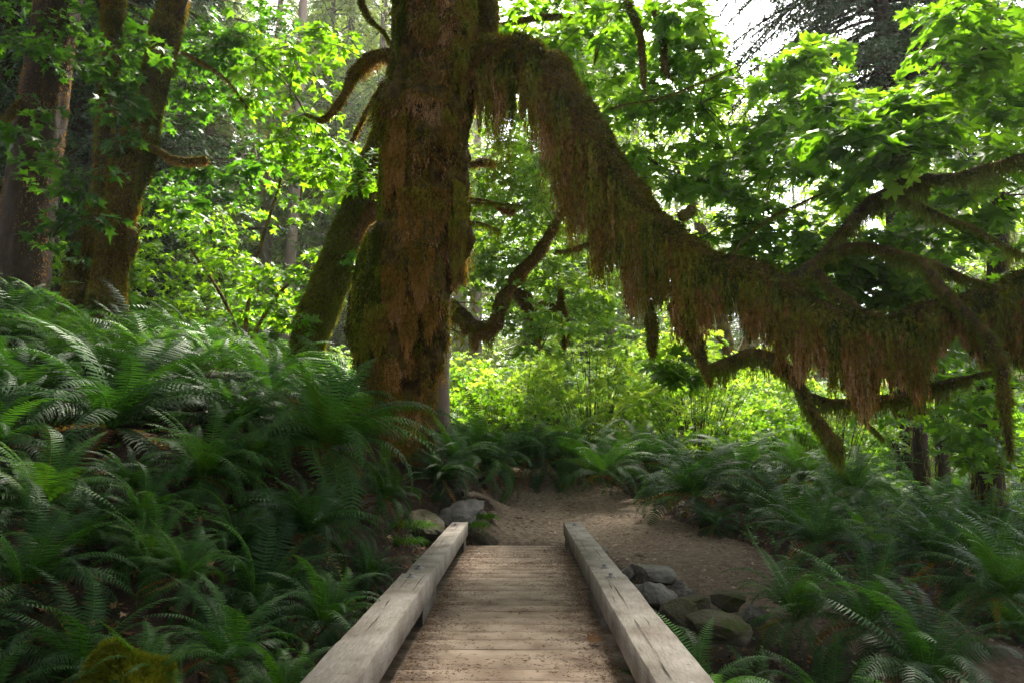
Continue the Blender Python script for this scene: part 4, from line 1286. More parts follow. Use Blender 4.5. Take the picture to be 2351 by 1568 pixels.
# pale straight trunks in the sunlit distance
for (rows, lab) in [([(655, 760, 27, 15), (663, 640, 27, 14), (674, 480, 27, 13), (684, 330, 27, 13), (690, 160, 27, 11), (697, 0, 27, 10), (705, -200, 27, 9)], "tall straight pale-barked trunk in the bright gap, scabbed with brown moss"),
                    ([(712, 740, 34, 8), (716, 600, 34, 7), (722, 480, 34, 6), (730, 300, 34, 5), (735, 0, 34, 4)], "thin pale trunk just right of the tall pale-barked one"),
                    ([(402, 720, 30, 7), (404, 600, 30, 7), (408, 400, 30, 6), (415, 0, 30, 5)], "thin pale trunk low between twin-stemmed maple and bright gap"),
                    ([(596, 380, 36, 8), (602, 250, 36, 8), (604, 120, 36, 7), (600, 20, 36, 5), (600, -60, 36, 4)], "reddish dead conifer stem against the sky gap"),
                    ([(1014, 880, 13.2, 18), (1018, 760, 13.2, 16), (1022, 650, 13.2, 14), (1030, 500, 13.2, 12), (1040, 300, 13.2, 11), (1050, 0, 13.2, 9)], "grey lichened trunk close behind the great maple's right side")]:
    Yd = rows[0][2]
    b0 = at(rows[0][0], rows[0][1], Yd)
    tt_ = thing("pale_trunk_tree", b0, lab, "tree")
    V, F, pp = bole(tt_, [(rows[0][0], rows[0][1] + 120, Yd, rows[0][3])] + rows, M_BARK_PALE, seg=14, disp=.10, seed=int(Yd))
    rng = np.random.default_rng(int(Yd * 7))
    LBr, NB = MB(), MB()
    for q in range(26):
        i = rng.integers(3, len(pp) - 1)
        o = pp[i - 1, :3] * .5 + pp[i, :3] * .5 + (pp[i, :3] - pp[i - 1, :3]) * rng.uniform(-.5, .5)
        az = rng.uniform(0, 6.28)
        L = rng.uniform(.4, 1.6) * (Yd / 27)
        s = np.linspace(0, 1, 5)[:, None]
        e = o + np.array([math.cos(az), math.sin(az), rng.uniform(-.5, .2)]) * L * s
        ribbon(LBr, e, np.linspace(.02, .006, 5))
        NB.add(*strands(e[1:], .5 * L, .06, step=.08, d=np.tile([0, 0, -1], (4, 1)) + rng.normal(0, .4, (4, 3)), t0=.5, t1=.8, rng=rng))
    LBr.build("branch", M_BARK, tt_)
    NB.build("crown", M_NEEDLE_PALE if Yd > 20 else M_MOSS_G, tt_)

# dark spruce at the upper right
t7 = thing("tall_spruce", at(2075, 1010, 16), "dark spruce towering against the sky with bare drooping limbs and black needles", "tree")
V, F, lp7 = bole(t7, [(2095, 1100, 16, 30), (2080, 900, 16, 27), (2066, 600, 16, 24), (2050, 350, 16, 22), (2036, 190, 16, 20), (2028, 80, 16, 18), (2020, 0, 16, 17), (2008, -200, 16, 14), (2000, -500, 16, 8)], M_BARK_DK, seed=19, seg=24, disp=.12, ridge=.1)
rng = np.random.default_rng(61)
LBr, NB = MB(), MB()
for q in range(170):
    t = rng.uniform(.45, 1)
    i = t * (len(lp7) - 1)
    o = np.array([np.interp(i, range(len(lp7)), lp7[:, k]) for k in range(3)])
    az = rng.uniform(0, 6.28)
    L = rng.uniform(1.6, 4.6)
    s = np.linspace(0, 1, 8)
    d = np.array([math.cos(az), math.sin(az)])
    p = np.stack([o[0] + d[0] * L * s, o[1] + d[1] * L * s, o[2] + L * (.05 * s - rng.uniform(.35, .8) * s ** 1.5)], -1)
    ribbon(LBr, p, np.linspace(.06, .012, 8))
    k = 64
    tt = rng.uniform(.3, 1, k)
    oo = np.stack([np.interp(tt, s, p[:, j]) for j in range(3)], -1)
    sd = rng.choice([-1, 1], k)
    dd = np.stack([d[0] * .5 - d[1] * sd * .8, d[1] * .5 + d[0] * sd * .8, np.full(k, -.5)], -1) + rng.normal(0, .3, (k, 3))
    NB.add(*strands(oo, rng.uniform(.3, .9, k), .075, step=.055, d=dd, sag=.5, t0=.2, t1=.5, rng=rng, fat=1.2))
LBr.build("branch", M_BARK_DK, t7)
NB.build("crown", M_NEEDLE, t7)
moss_limb(t7, [(2030, 110, 15.6, 8), (1985, 130, 15.2, 7), (1930, 165, 15, 6), (1890, 215, 14.8, 4)], drape=(.02, .06), dens=.6, name="branch", seed=95, t=(.3, .5), mat=M_BARK_DK, fuzz=.3)

# dark boles at the lower right
for q, (rows, lab) in enumerate([
    ([(2118, 1130, 14, 17), (2112, 1000, 14, 15), (2108, 860, 14, 14), (2104, 700, 14, 12), (2100, 500, 14, 9)], "dark trunk behind the right-hand ferns below the arching limb"),
    ([(2166, 1150, 15.5, 16), (2162, 1000, 15.5, 14), (2158, 860, 15.5, 13), (2150, 600, 15.5, 11)], "slimmer dark trunk right of the other, behind the ferns"),
    ([(2268, 1200, 12, 32), (2268, 1060, 12, 28), (2274, 900, 12, 25), (2285, 700, 12, 23), (2300, 450, 12, 20)], "shaggy dark trunk at the right edge hung with stringy moss")]):
    tt_ = thing("shaded_trunk_tree", at(rows[0][0], rows[0][1], rows[0][2]), lab, "tree")
    V, F, pp = bole(tt_, rows, M_BARK_DK, seg=20, seed=60 + q, ridge=.15)
    rng = np.random.default_rng(70 + q)
    P, N = sample_surface(V, F, 500 if q == 2 else 90, rng)
    b = MB()
    b.add(*strands(P + N * .05, rng.uniform(.2, .8, len(P)), .02, step=.035, wig=.02, t0=.3, t1=.7, rng=rng))
    b.build("hanging_moss", M_MOSS_G, tt_)
    TB = MB()
    for k in range(9):
        o = pp[rng.integers(0, len(pp)), :3]
        az = rng.uniform(0, 6.28)
        connect(TB, o, o + np.array([math.cos(az) * 1.6, math.sin(az) * 1.6, rng.uniform(-1.2, .2)]), .02, .005, rng)
    TB.build("branch", M_TWIG, tt_)

# autumn-coloured trees far off
for (u, v, Yd, w, h, n, lab) in [(643, 290, 44, 26, 60, 40, "small golden-leaved tree glowing by the tall pale trunk"), (2075, 905, 24, 45, 45, 16, "orange-leaved bush glowing beyond the hanging moss at right"), (640, 180, 50, 30, 40, 14, "golden treetop higher in the sky gap")]:
    c = at(u, v, Yd)
    tt_ = thing("golden_tree", (c.x, c.y, g1(c.x, c.y)), lab, "tree")
    V, F, N = tube([(c.x, c.y, g1(c.x, c.y) - .3, .14), (c.x + .2, c.y, c.z * .5, .10), (c.x, c.y, c.z, .05)], 8, 5)
    mesh_np("trunk", V, quads_to_tris(F), M_BARK, None, True, tt_)
    foliage(tt_, [(u - w, v - h, u + w, v + h, Yd - 1.5, Yd + 1.5, n, 1.0 * Yd / 40, 6)], M_LEAF_OR, [tuple(c)], int(u), lod=2, lsize=.22 * Yd / 40, twigs=False)


# the wood beyond reads as one mass of leaves
rng = np.random.default_rng(808)
LB = MB()
for q in range(900):
    a_ = rng.uniform(-.95, .95)
    Rr = rng.uniform(62, 90)
    x_, y_ = Rr * math.sin(a_), Rr * math.cos(a_)
    hmax = 15 if x_ < -8 else 9
    spray(LB, None, (x_, y_, g1(x_, y_) + rng.uniform(0, 1) ** 1.2 * hmax), rng.uniform(1.6, 3.2), 5, .7, 2, rng, per=9, base_t=rng.uniform(.2, .9), flat=.8)
tag(LB.build("far_wood", M_LEAF_BR), "blurred mass of far-off green woodland closing the view", "woodland", kind="stuff")

# ------------------------------------------------------------------ bright undergrowth shrubs
def shrub_parts(seed, h, w, n, ls, mat, lod=1):
    rng = np.random.default_rng(seed)
    LB, TB = MB(), MB()
    for q in range(n):
        az = rng.uniform(0, 6.28)
        r = w * math.sqrt(rng.random())
        z = h * rng.uniform(.25, 1) * (1 - .35 * (r / w) ** 2)
        c = np.array([r * math.cos(az), r * math.sin(az), z])
        s = np.linspace(0, 1, 6)[:, None]
        p = np.array([c[0] * .15, c[1] * .15, -.2]) * (1 - s) + c * s + np.array([0, 0, 1]) * .12 * h * np.sin(s * 3.14)
        ribbon(TB, p, np.linspace(.014, .004, 6))
        spray(LB, None, c, rng.uniform(.35, .6) * h / 2.6, 4, ls, lod, rng, base_t=rng.uniform(.25, .8), flat=.5)
    return TB.build("stem", M_TWIG), LB.build("crown", mat)


SV = [shrub_parts(1, 3.0, 1.5, 60, .11, M_LEAF_BR), shrub_parts(2, 2.3, 1.4, 46, .10, M_LEAF), shrub_parts(3, 4.2, 1.8, 80, .12, M_LEAF_BR), shrub_parts(4, 3.4, 1.6, 60, .12, M_LEAF)]
us_ = [False] * 4
rng = np.random.default_rng(333)
for (zone, n, u0, u1, Y0, Y1, vs, lab, grp) in [
    ('a', 34, 1040, 1750, 17, 30, [0, 1, 2, 2], "bright leafy shrub in the sunlit clearing below the arching limb", "sunlit shrubs beyond the path"),
    ('b', 24, 280, 860, 20, 34, [0, 2, 3, 1], "yellow-green shrub in the sunlit gap left of the great trunk", "sunlit shrubs left of the great trunk"),
    ('c', 18, 1750, 2420, 15, 28, [3, 0, 3, 1], "shrub in the darker thicket behind the right-hand ferns", "shrubs behind the right-hand ferns"),
    ('d', 12, -80, 260, 18, 30, [3, 3, 2], "dim shrub behind the left-hand trunks", "shrubs behind the left-hand trunks")]:
    for i in range(n):
        u, Yd = rng.uniform(u0, u1), rng.uniform(Y0, Y1)
        v = int(rng.choice(vs))
        p = at(u, 900, Yd)
        place(SV[v], "leafy_shrub", (p.x, Yd, g1(p.x, Yd)), rng.uniform(0, 6.28), rng.uniform(.7, 1.2) * (.62 if zone == 'b' else 1), lab, "shrub", grp, not us_[v])
        us_[v] = True


# ------------------------------------------------------------------ sword ferns
def frond(mb, base, az, el, L, bend, rng, npin=40, wmax=.085, tint=.3, twist=0.0, sag=0.0, keel=.2, dead=False):
    """one frond: arching midrib with paired leaflets. el = starting elevation, bend = total downward turn (radians)"""
    m = 24
    s = np.linspace(0, 1, m)
    ang = el - bend * s ** 1.25
    ds = L / (m - 1)
    h = np.concatenate([[0], np.cumsum(np.cos(ang[:-1]) * ds)])
    z = np.concatenate([[0], np.cumsum(np.sin(ang[:-1]) * ds)])
    a = az + twist * s ** 1.5
    dirh = np.stack([np.cos(a), np.sin(a)], -1)
    P = np.stack([h * dirh[:, 0], h * dirh[:, 1], z], -1) + base
    T = nrm(np.gradient(P, axis=0))
    S = np.stack([-dirh[:, 1], dirh[:, 0], np.zeros(m)], -1)
    roll = rng.normal(0, .25)
    U = nrm(np.cross(T, S))
    U = np.where(U[:, 2:3] < -0.2, U, U)
    S, U = S * math.cos(roll) + U * math.sin(roll), U * math.cos(roll) - S * math.sin(roll)
    ribbon(mb, P[::3], np.linspace(.0042, .0012, len(P[::3])), .97 if dead else tint + .30)
    t = np.linspace(.09, .99, npin)
    prof = np.minimum(1, ((t - .04) / .22)) ** .6 * np.clip((1 - t) / .55, 0, 1) ** .62
    w = wmax * prof * (1 + rng.normal(0, .05, npin)) + .004
    pp = np.stack([np.interp(t, s, P[:, i]) for i in range(3)], -1)
    tt = np.stack([np.interp(t, s, T[:, i]) for i in range(3)], -1)
    ss = np.stack([np.interp(t, s, S[:, i]) for i in range(3)], -1)
    uu = np.stack([np.interp(t, s, U[:, i]) for i in range(3)], -1)
    gap = L * .9 / npin
    for sg in (1, -1):
        up = keel * rng.normal(1, .3) if not dead else -.8
        D = nrm(ss * sg + tt * (.22 + .35 * t[:, None] ** 2) - uu * up + rng.normal(0, .06, (npin, 3)))
        wd = np.minimum(gap * .60, .024)
        a0 = pp - tt * wd * .5
        a1 = pp + tt * wd * .5
        m1 = pp + D * (w * .5)[:, None] + tt * wd * .36
        m0 = pp + D * (w * .5)[:, None] - tt * wd * .50
        tip = pp + D * w[:, None] + tt * (w * .12)[:, None] - np.array([0, 0, 1]) * (w * .12)[:, None]
        V = np.stack([a0, a1, m1, tip, m0], 1).reshape(-1, 3)
        q = np.arange(npin)[:, None] * 5
        F = np.concatenate([q + [0, 1, 2], q + [0, 2, 4], q + [4, 2, 3]])
        mb.add(V, F, np.repeat(tint + rng.normal(0, .03, npin), 5))


def fern_mesh(seed, nf=34, L=.95, npin=40, down=.9, wmax=.115, tint=.28, upright=0.5, dead=4, spread=1.0):
    """crown of fronds; local -Y is downhill, where fronds hang lower"""
    rng = np.random.default_rng(seed)
    mb = MB()
    for i in range(nf):
        az = i * 2.39996 + rng.normal(0, .25)
        q = (i + .5) / nf                               # 0 inner, 1 outer
        hill = max(0.0, -math.sin(az))
        el = R(76) - R(60) * q ** 1.0 * spread + rng.normal(0, .10) + upright * .15
        bend = R(78) + R(50) * q + hill * down * q * R(50) + rng.normal(0, .18)
        Lf = L * rng.uniform(.72, 1.1) * (1 - .12 * q)
        if hill > .5 and q > .6:
            el -= R(18) * down
        frond(mb, np.array([.03 * math.cos(az), .03 * math.sin(az), .04]), az, el, Lf, bend, rng, npin, wmax * rng.uniform(.85, 1.15) * (L / .95) ** .5,
              tint + rng.normal(0, .07) + .10 * (1 - q), rng.normal(0, .5))
    for i in range(dead):
        az = rng.uniform(0, 6.28)
        frond(mb, np.array([0, 0, .02]), az, R(rng.uniform(-25, 15)), L * rng.uniform(.5, .85), R(rng.uniform(40, 80)), rng, max(14, npin // 2), wmax * .6, .93 + rng.normal(0, .05), rng.normal(0, .6), dead=True)
    return mb


def fern_obj(mb):
    o = mb.build("sword_fern", M_FERN)
    return o


FV = []                                              # hero shapes (fine leaflets) then field shapes
for k in range(6):
    FV.append(fern_obj(fern_mesh(200 + k, nf=[40, 46, 34, 38, 30, 44][k], L=1.0, npin=34, down=[1.3, 1.3, 1.0, 1.1, .7, 1.3][k], upright=[.5, .3, .6, .5, .8, .2][k], dead=[6, 5, 6, 3, 2, 7][k], tint=[.22, .36, .2, .28, .38, .16][k])))
for k in range(4):
    FV.append(fern_obj(fern_mesh(240 + k, nf=[30, 34, 28, 32][k], L=1.0, npin=24, wmax=.118, down=.7, upright=.7, dead=[5, 6, 3, 4][k], tint=[.3, .4, .5, .25][k])))
fern_used = [False] * 10


def slope_dir(x, y):
    e = .4
    gx_, gy_ = g1(x + e, y) - g1(x - e, y), g1(x, y + e) - g1(x, y - e)
    return math.atan2(-gy_, -gx_), math.hypot(gx_, gy_) / (2 * e)


def put_fern(x, y, z, sc, var, label, group, rz=None, tilt=.35, name="sword_fern"):
    o = FV[var]
    if fern_used[var]:
        o = o.copy()
        COL.objects.link(o)
    fern_used[var] = True
    dn, st = slope_dir(x, y)
    o.location = (x, y, z)
    rzz = dn + math.pi / 2 + (random.uniform(-.4, .4) if rz is None else rz)
    o.rotation_euler = (Matrix.Rotation(rzz, 3, 'Z') @ Matrix.Rotation(min(st, .9) * tilt, 3, 'X')).to_euler()
    o.scale = (sc, sc, sc * random.uniform(.9, 1.1))
    tag(o, label, "fern", group)
    return o


# clumps that can be told apart: crown base (u, v), distance Y, size, shape, label
HERO = [
    (252, 965, 6.6, 1.6, 0, "huge sword fern on the left bank, long fronds trailing down the dark slope", None),
    (740, 1015, 7.3, 1.55, 1, "big silvery-topped fern right under the great mossy trunk", None),
    (1035, 1045, 10.9, .95, 4, "bright yellow-green fern at the foot of the great trunk beside the path", None),
    (1010, 1085, 10.5, .80, 5, "fern with shiny drooping fronds hanging onto the path below the bright one", None),
    (745, 1290, 4.9, .62, 3, "bright green fern midway down the bank above the left kerb beam", None),
    (700, 1200, 5.9, .80, 5, "fern with greyish hanging fronds between the silvery-topped one and the bank foot", None),
    (880, 1120, 7.9, .75, 2, "fern leaning over bare soil left of the pale rocks", None),
    (520, 1385, 3.9, .62, 2, "wide low fern spreading sideways above the moss-covered boulder", None),
    (730, 1480, 3.5, .42, 4, "small fresh fern against the near end of the left kerb beam", None),
    (655, 1400, 3.8, .48, 3, "small fern with one long upright frond on the lower bank", None),
    (90, 1180, 5.2, .85, 1, "dark fern at the left edge halfway down the bank", None),
    (40, 1000, 6.8, 1.1, 5, "shadowy fern at the left edge beside the huge trailing one", None),
    (425, 1290, 4.6, .5, 4, "small fern beside the mossy hump in the middle of the bank", None),
    (60, 1300, 4.2, .8, 2, "light-ribbed fern low at the left edge", None),
    (500, 960, 8.0, 1.05, 3, "dense fern filling the gap between the two biggest bank ferns", None),
    (420, 880, 8.8, 1.05, 4, "brighter upright fern behind the huge trailing one", None),
    (610, 900, 8.8, 1.0, 2, "fern behind and left of the silvery-topped one", None),
    (780, 915, 9.2, .9, 5, "fern tucked against the left foot of the great trunk", None),
    (140, 870, 8.4, 1.15, 1, "tall fern on the upper left bank below the dark spruce", None),
    (1115, 1000, 13.4, 1.5, 2, "large dark fern on the bank behind the tree root at the path end", None),
    (1215, 1015, 14.4, 1.5, 5, "fern with dark glossy fronds falling towards the path's far end", None),
    (1090, 960, 13.0, 1.45, 4, "tall bright fern just right of the great trunk, behind the path", None),
    (1300, 1005, 14.8, 1.5, 1, "broad fern at the far edge of the path below the clearing", None),
    (1385, 1060, 13.0, 1.4, 4, "upright fern at the far right corner of the path", None),
    (1460, 1020, 14.0, 1.45, 2, "dark upright fern behind the corner of the path", None),
    (1590, 1125, 10.9, 1.42, 0, "big arching fern overhanging the right edge of the path", None),
    (1640, 1190, 10.0, .62, 5, "low fern with yellowing fronds at the right rim of the path", None),
    (1535, 1000, 14.5, 1.2, 4, "tall fern in half light behind the big arching one", None),
    (1700, 1050, 12.0, 1.45, 3, "wide fern right of the big arching one", None),
    (1880, 1230, 8.3, .95, 2, "dark fern right of the path bend with a few lit fronds", None),
    (1960, 1100, 11.0, 1.3, 4, "tall fern under the drooping limb tip at right", None),
    (1840, 1070, 12.2, 1.15, 1, "fern below the end of the lower mossy branch", None),
    (1830, 1395, 6.0, .82, 4, "fern with upright and drooping fronds at the near right of the soil patch", None),
    (1990, 1400, 5.6, .85, 2, "shaded fern beside the upright one in the right hollow", None),
    (1590, 1500, 4.3, .66, 1, "fresh green fern touching the right kerb beam, fronds swept to the right", None),
    (2120, 1440, 4.9, .9, 0, "dark arching fern in the right hollow", None),
    (2230, 1560, 3.9, .85, 5, "big shadowy fern filling the lower right corner", None),
    (1800, 1600, 3.8, .6, 3, "small fern in the gloom at the bottom right of the bridge", None),
    (2150, 1270, 7.6, 1.1, 5, "dark fern above the right hollow", None),
    (2300, 1330, 6.4, 1.0, 1, "gloomy fern at the right edge of the hollow", None),
    (330, 1520, 3.4, .40, 4, "tiny fern growing on top of the mossy boulder", None),
    (560, 1560, 3.2, .38, 4, "bright fresh fern peeping in at the bottom near the boulder", None),
]
random.seed(99)
HXY = []
for (u, v, Yd, sc, var, lab, grp) in HERO:
    p = at(u, v, Yd)
    g = g1(p.x, Yd)
    dz = p.z - g
    z = min(max(p.z - .12, g - .05), g + (.22 if p.x < 0 and Yd > 9.5 else .45))
    HXY.append((p.x, Yd, sc))
    rz = 0.9 if "swept" in lab else None
    put_fern(p.x, Yd, z, sc, var, lab, grp, rz)

ZONES = [
    # x0, x1, y0, y1, count, scale, label, group
    (-11, -2.2, 7.3, 17, 112, (.8, 1.3), "sword fern packed among others on the upper left bank", "ferns crowding the upper left bank"),
    (-6.5, -1.4, 2.6, 7.5, 34, (.5, .95), "sword fern in the shade of the lower left bank", "ferns on the lower left bank"),
    (-2.5, 3.2, 13.5, 21, 34, (1.0, 1.4), "sword fern crowded behind the far end of the path", "ferns behind the path end"),
    (2.4, 13, 7.5, 20, 90, (.9, 1.4), "sword fern in the dark thicket right of the path", "ferns right of the path"),
    (1.5, 8, 2.6, 7.5, 44, (.5, .95), "sword fern in the deep shade of the right hollow", "ferns in the right hollow"),
]
rng = np.random.default_rng(4242)
placed = list(HXY)
for (x0, x1, y0, y1, n, (s0, s1), lab, grp) in ZONES:
    c = 0
    tries = 0
    while c < n and tries < n * 40:
        tries += 1
        x, y = rng.uniform(x0, x1), rng.uniform(y0, y1)
        sc = rng.uniform(s0, s1)
        if abs(x) > .80 * y + 1.2:
            continue
        if float(path_sd(np.array([x]), np.array([y]))[0]) > -.45 * sc:
            continue
        if abs(x + .05) < 1.25 and y < 10.2:
            continue
        if math.hypot(x + 1.75, y - 11) < 1.0 or (x > .5 and x < 2.7 and 5.2 < y < 9.6):
            continue
        if any((x - a) ** 2 + (y - b) ** 2 < (.50 * (sc + s_) / 1.6 + .1) ** 2 for a, b, s_ in placed):
            continue
        placed.append((x, y, sc))
        c += 1
        var = int(rng.choice([6, 7, 8, 9] if y > 8 else [0, 1, 2, 3, 5]))
        put_fern(x, y, g1(x, y) + .02, sc, var, lab, grp)

# ------------------------------------------------------------------ rocks
def rock(name, u, v, Yd, w, h, dpt, seed, mat, label, sink=.35, rz=0.0, flat=0.0, z=None, grp=None):
    rng = np.random.default_rng(seed)
    bm = bmesh.new()
    bmesh.ops.create_icosphere(bm, subdivisions=5, radius=1)
    V = np.array([p.co[:] for p in bm.verts])
    F = np.array([[q.index for q in f.verts] for f in bm.faces])
    bm.free()
    # planar facets: clip the ball by random planes
    for k in range(9):
        n = nrm(rng.normal(0, 1, 3) * (1, 1, .8))
        o = rng.uniform(.38, .68)
        d = V @ n
        V = V - np.outer(np.clip(d - o, 0, None), n) * .985
    if flat:
        V[:, 2] = np.minimum(V[:, 2], flat)
    V += nrm(V) * (.07 * fbm(V, 2.0, 5, seed, .6) - .05 * np.clip(1 - np.abs(noise(V, 2.3, seed + 8)) * 9, 0, 1))[:, None]
    V *= np.array([w, dpt, h]) / (V.max(0) - V.min(0)) * 1.08
    c, s = math.cos(rz), math.sin(rz)
    V = V @ np.array([[c, s, 0], [-s, c, 0], [0, 0, 1]])
    p = at(u, v, Yd)
    zz = (p.z - (.09 if name == 'stone' else 0) if z is None else z)
    if name == 'stone':
        V *= .86
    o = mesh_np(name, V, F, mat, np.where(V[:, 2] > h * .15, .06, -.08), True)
    o.location = (p.x, Yd, zz)
    tag(o, label, "rock", grp)
    return o


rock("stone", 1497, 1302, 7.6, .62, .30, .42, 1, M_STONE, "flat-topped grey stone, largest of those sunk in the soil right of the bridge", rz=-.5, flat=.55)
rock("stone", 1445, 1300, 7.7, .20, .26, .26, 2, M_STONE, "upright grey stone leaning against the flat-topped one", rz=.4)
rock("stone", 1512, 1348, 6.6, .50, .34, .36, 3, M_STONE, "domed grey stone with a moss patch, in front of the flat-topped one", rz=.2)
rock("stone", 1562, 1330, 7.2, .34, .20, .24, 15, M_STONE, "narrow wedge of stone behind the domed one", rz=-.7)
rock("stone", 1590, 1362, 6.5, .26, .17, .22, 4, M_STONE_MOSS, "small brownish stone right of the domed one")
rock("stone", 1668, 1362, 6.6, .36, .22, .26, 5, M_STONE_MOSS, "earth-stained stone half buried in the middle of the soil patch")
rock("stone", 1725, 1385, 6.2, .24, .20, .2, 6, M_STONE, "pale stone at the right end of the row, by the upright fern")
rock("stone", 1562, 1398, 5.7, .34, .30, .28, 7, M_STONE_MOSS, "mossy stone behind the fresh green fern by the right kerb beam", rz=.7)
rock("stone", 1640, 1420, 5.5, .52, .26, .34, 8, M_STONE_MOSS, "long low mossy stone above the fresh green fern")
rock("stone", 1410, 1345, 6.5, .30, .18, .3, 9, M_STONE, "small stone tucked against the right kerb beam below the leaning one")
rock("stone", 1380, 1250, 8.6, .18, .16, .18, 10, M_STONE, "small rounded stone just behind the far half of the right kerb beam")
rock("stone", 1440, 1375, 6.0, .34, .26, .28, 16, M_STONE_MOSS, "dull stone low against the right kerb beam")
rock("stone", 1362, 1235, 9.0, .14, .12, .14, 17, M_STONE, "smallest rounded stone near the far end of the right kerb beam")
rock("boulder", 1048, 1182, 10.2, .80, .50, .50, 11, M_STONE, "pale angular grey rock beyond the far end of the left kerb beam", rz=.3)
rock("boulder", 1010, 1178, 10.5, .40, .26, .34, 12, M_STONE, "smaller pale rock left of the angular grey one")
rock("boulder", 1110, 1230, 9.95, .38, .30, .32, 13, M_STONE_MOSS, "low brownish rock at the left corner of the plank deck")
rock("boulder", 985, 1215, 9.6, .55, .44, .5, 14, M_STONE_MOSS, "moss-grown rock behind the far half of the left kerb beam")
rock("boulder", 300, 1605, 3.3, .36, .34, .34, 18, M_MOSSBARK, "large moss-covered boulder at the bottom left")
rock("boulder", 445, 1165, 6.2, .44, .40, .4, 19, M_STONE_MOSS, "mossy hump of rock showing on the bank between two ferns")
for k, (u, v, Yd, w) in enumerate([(1190, 1190, 10.8, .16), (1225, 1198, 10.4, .10), (1310, 1172, 11.6, .20), (1180, 1165, 11.8, .16), (1250, 1150, 12.5, .12), (1170, 1210, 10.2, .12)]):
    x, yy, gz = pix_ground(u, v, 8, 20)
    rock("embedded_stone", u, v, yy, w, .05, w * .7, 30 + k, M_PATH, "small worn stone set in the path surface", z=gz + .012, grp="worn stones set in the path")

# moss tufts on the mossy boulder
bo = [o for o in scene.objects if o.get("label", "").startswith("large moss-covered")][0]
Vb = np.array([v.co[:] for v in bo.data.vertices])
Fb = np.array([p.vertices[:] for p in bo.data.polygons])
P, N = sample_surface(Vb, Fb, 36000, np.random.default_rng(3))
k = N[:, 2] > -.3
b = MB()
b.add(*strands(P[k], .034, .013, step=.011, d=N[k] + np.random.default_rng(4).normal(0, .4, (k.sum(), 3)), t0=.1, t1=.8, wig=0))
mc = b.build("moss_coat", M_MOSS_G)
mc.parent = bo

# ------------------------------------------------------------------ roots at the left rim of the path
def root_obj(rows, label, seed):
    pts = []
    for (u, v, dz, r) in rows:
        x, yy, gz = pix_ground(u, v, 8, 20)
        pts.append((x, yy, gz + dz, r))
    V, F, N = tube(pts, 12, 8, disp=.35, dsc=9, seed=seed)
    o = mesh_np("tree_root", V, quads_to_tris(F), M_ROOT, None, True)
    tag(o, label, "root")


root_obj([(1085, 1085, .10, .05), (1110, 1072, .08, .07), (1140, 1076, .05, .055), (1165, 1094, .02, .05), (1205, 1106, -.01, .035)], "thick bare root crossing the left rim of the path", 5)
root_obj([(1090, 1105, .06, .04), (1125, 1092, .06, .045), (1150, 1098, .03, .035), (1175, 1108, -.01, .02)], "thinner bare root in front of the thick one", 6)
root_obj([(1060, 1150, .10, .05), (1095, 1148, .07, .045), (1120, 1150, .02, .03), (1132, 1158, -.02, .02)], "short root end below the bright fern", 7)
root_obj([(1085, 1185, .10, .04), (1118, 1195, .05, .04), (1142, 1212, .01, .028), (1158, 1226, -.01, .018)], "root trailing down beside the angular grey rock", 8)

# ------------------------------------------------------------------ ground cover: leaf litter, grass, seedlings
rng = np.random.default_rng(5150)
n = 60000
xs, ys = rng.uniform(-9, 10, n), rng.uniform(2, 19, n)
sd = path_sd(xs, ys)
m = noise(np.stack([xs, ys, xs * 0], -1), 1.2, 12)
keep = ((sd < .06) & (rng.random(n) < .9)) | ((sd >= .06) & (rng.random(n) < .10 + .30 * np.exp(-sd / .3)))
keep &= ~((np.abs(xs + .05) < 1.0) & (ys < 9.8)) & (np.abs(xs) < .8 * ys + 1)
xs, ys, sd = xs[keep], ys[keep], sd[keep]
zg = G(xs, ys) + ground_noise(xs, ys) + np.where(sd > -.1, .03, .02)
P = np.stack([xs, ys, zg], -1)
k = len(P)
a = rng.uniform(0, 6.28, k)
D = np.stack([np.cos(a), np.sin(a), rng.normal(0, .25, k)], -1)
Nn = np.array([0, 0, 1.0]) + rng.normal(0, .35, (k, 3))
lb = MB()
big = (sd < 0) & (rng.random(k) < .5)
lb.add(*leaves(P[big], D[big], Nn[big], rng.uniform(.03, .085, big.sum()), 1, np.clip(rng.normal(.45, .22, big.sum()), 0, 1)))
sm = ~big
lb.add(*strands(P[sm], rng.uniform(.02, .07, sm.sum()), .010, step=.02, d=D[sm], wig=0, t0=rng.uniform(.1, .9, sm.sum()), t1=.5, rng=rng))
tag(lb.build("leaf_litter", M_LITTER), "rusty dead leaves, needles and bark crumbs scattered over the forest floor", "litter", kind="stuff")

lb = MB()
n = 9000
xs, ys = rng.uniform(-9, 10, n), rng.uniform(2.2, 18, n)
sd = path_sd(xs, ys)
m = noise(np.stack([xs, ys, xs * 0], -1), .9, 18)
keep = (sd < -.12) & (rng.random(n) < np.clip(.25 + m, .04, .9)) & ~((np.abs(xs + .05) < 1.05) & (ys < 9.8)) & (np.abs(xs) < .8 * ys + 1)
# keep a seedling fringe along the right rim of the path
rim = (sd < -.03) & (sd > -.35) & (xs > 1.9) & (ys < 11.5)
keep |= rim
xs, ys = xs[keep], ys[keep]
zg = G(xs, ys) + ground_noise(xs, ys)
k = len(xs)
for q in range(4):
    a = rng.uniform(0, 6.28, k)
    D = np.stack([np.cos(a), np.sin(a), rng.uniform(-.2, .5, k)], -1)
    P = np.stack([xs, ys, zg + rng.uniform(.04, .16, k)], -1) + D * .02
    lb.add(*leaves(P, D, np.array([0, -.2, 1.0]) + rng.normal(0, .3, (k, 3)), rng.uniform(.03, .07, k), 1, rng.normal(.4, .25, k)))
tag(lb.build("ground_cover", M_LEAF_DK), "small green seedlings, oxalis and creeping leaves between the ferns", "ground cover", kind="stuff")

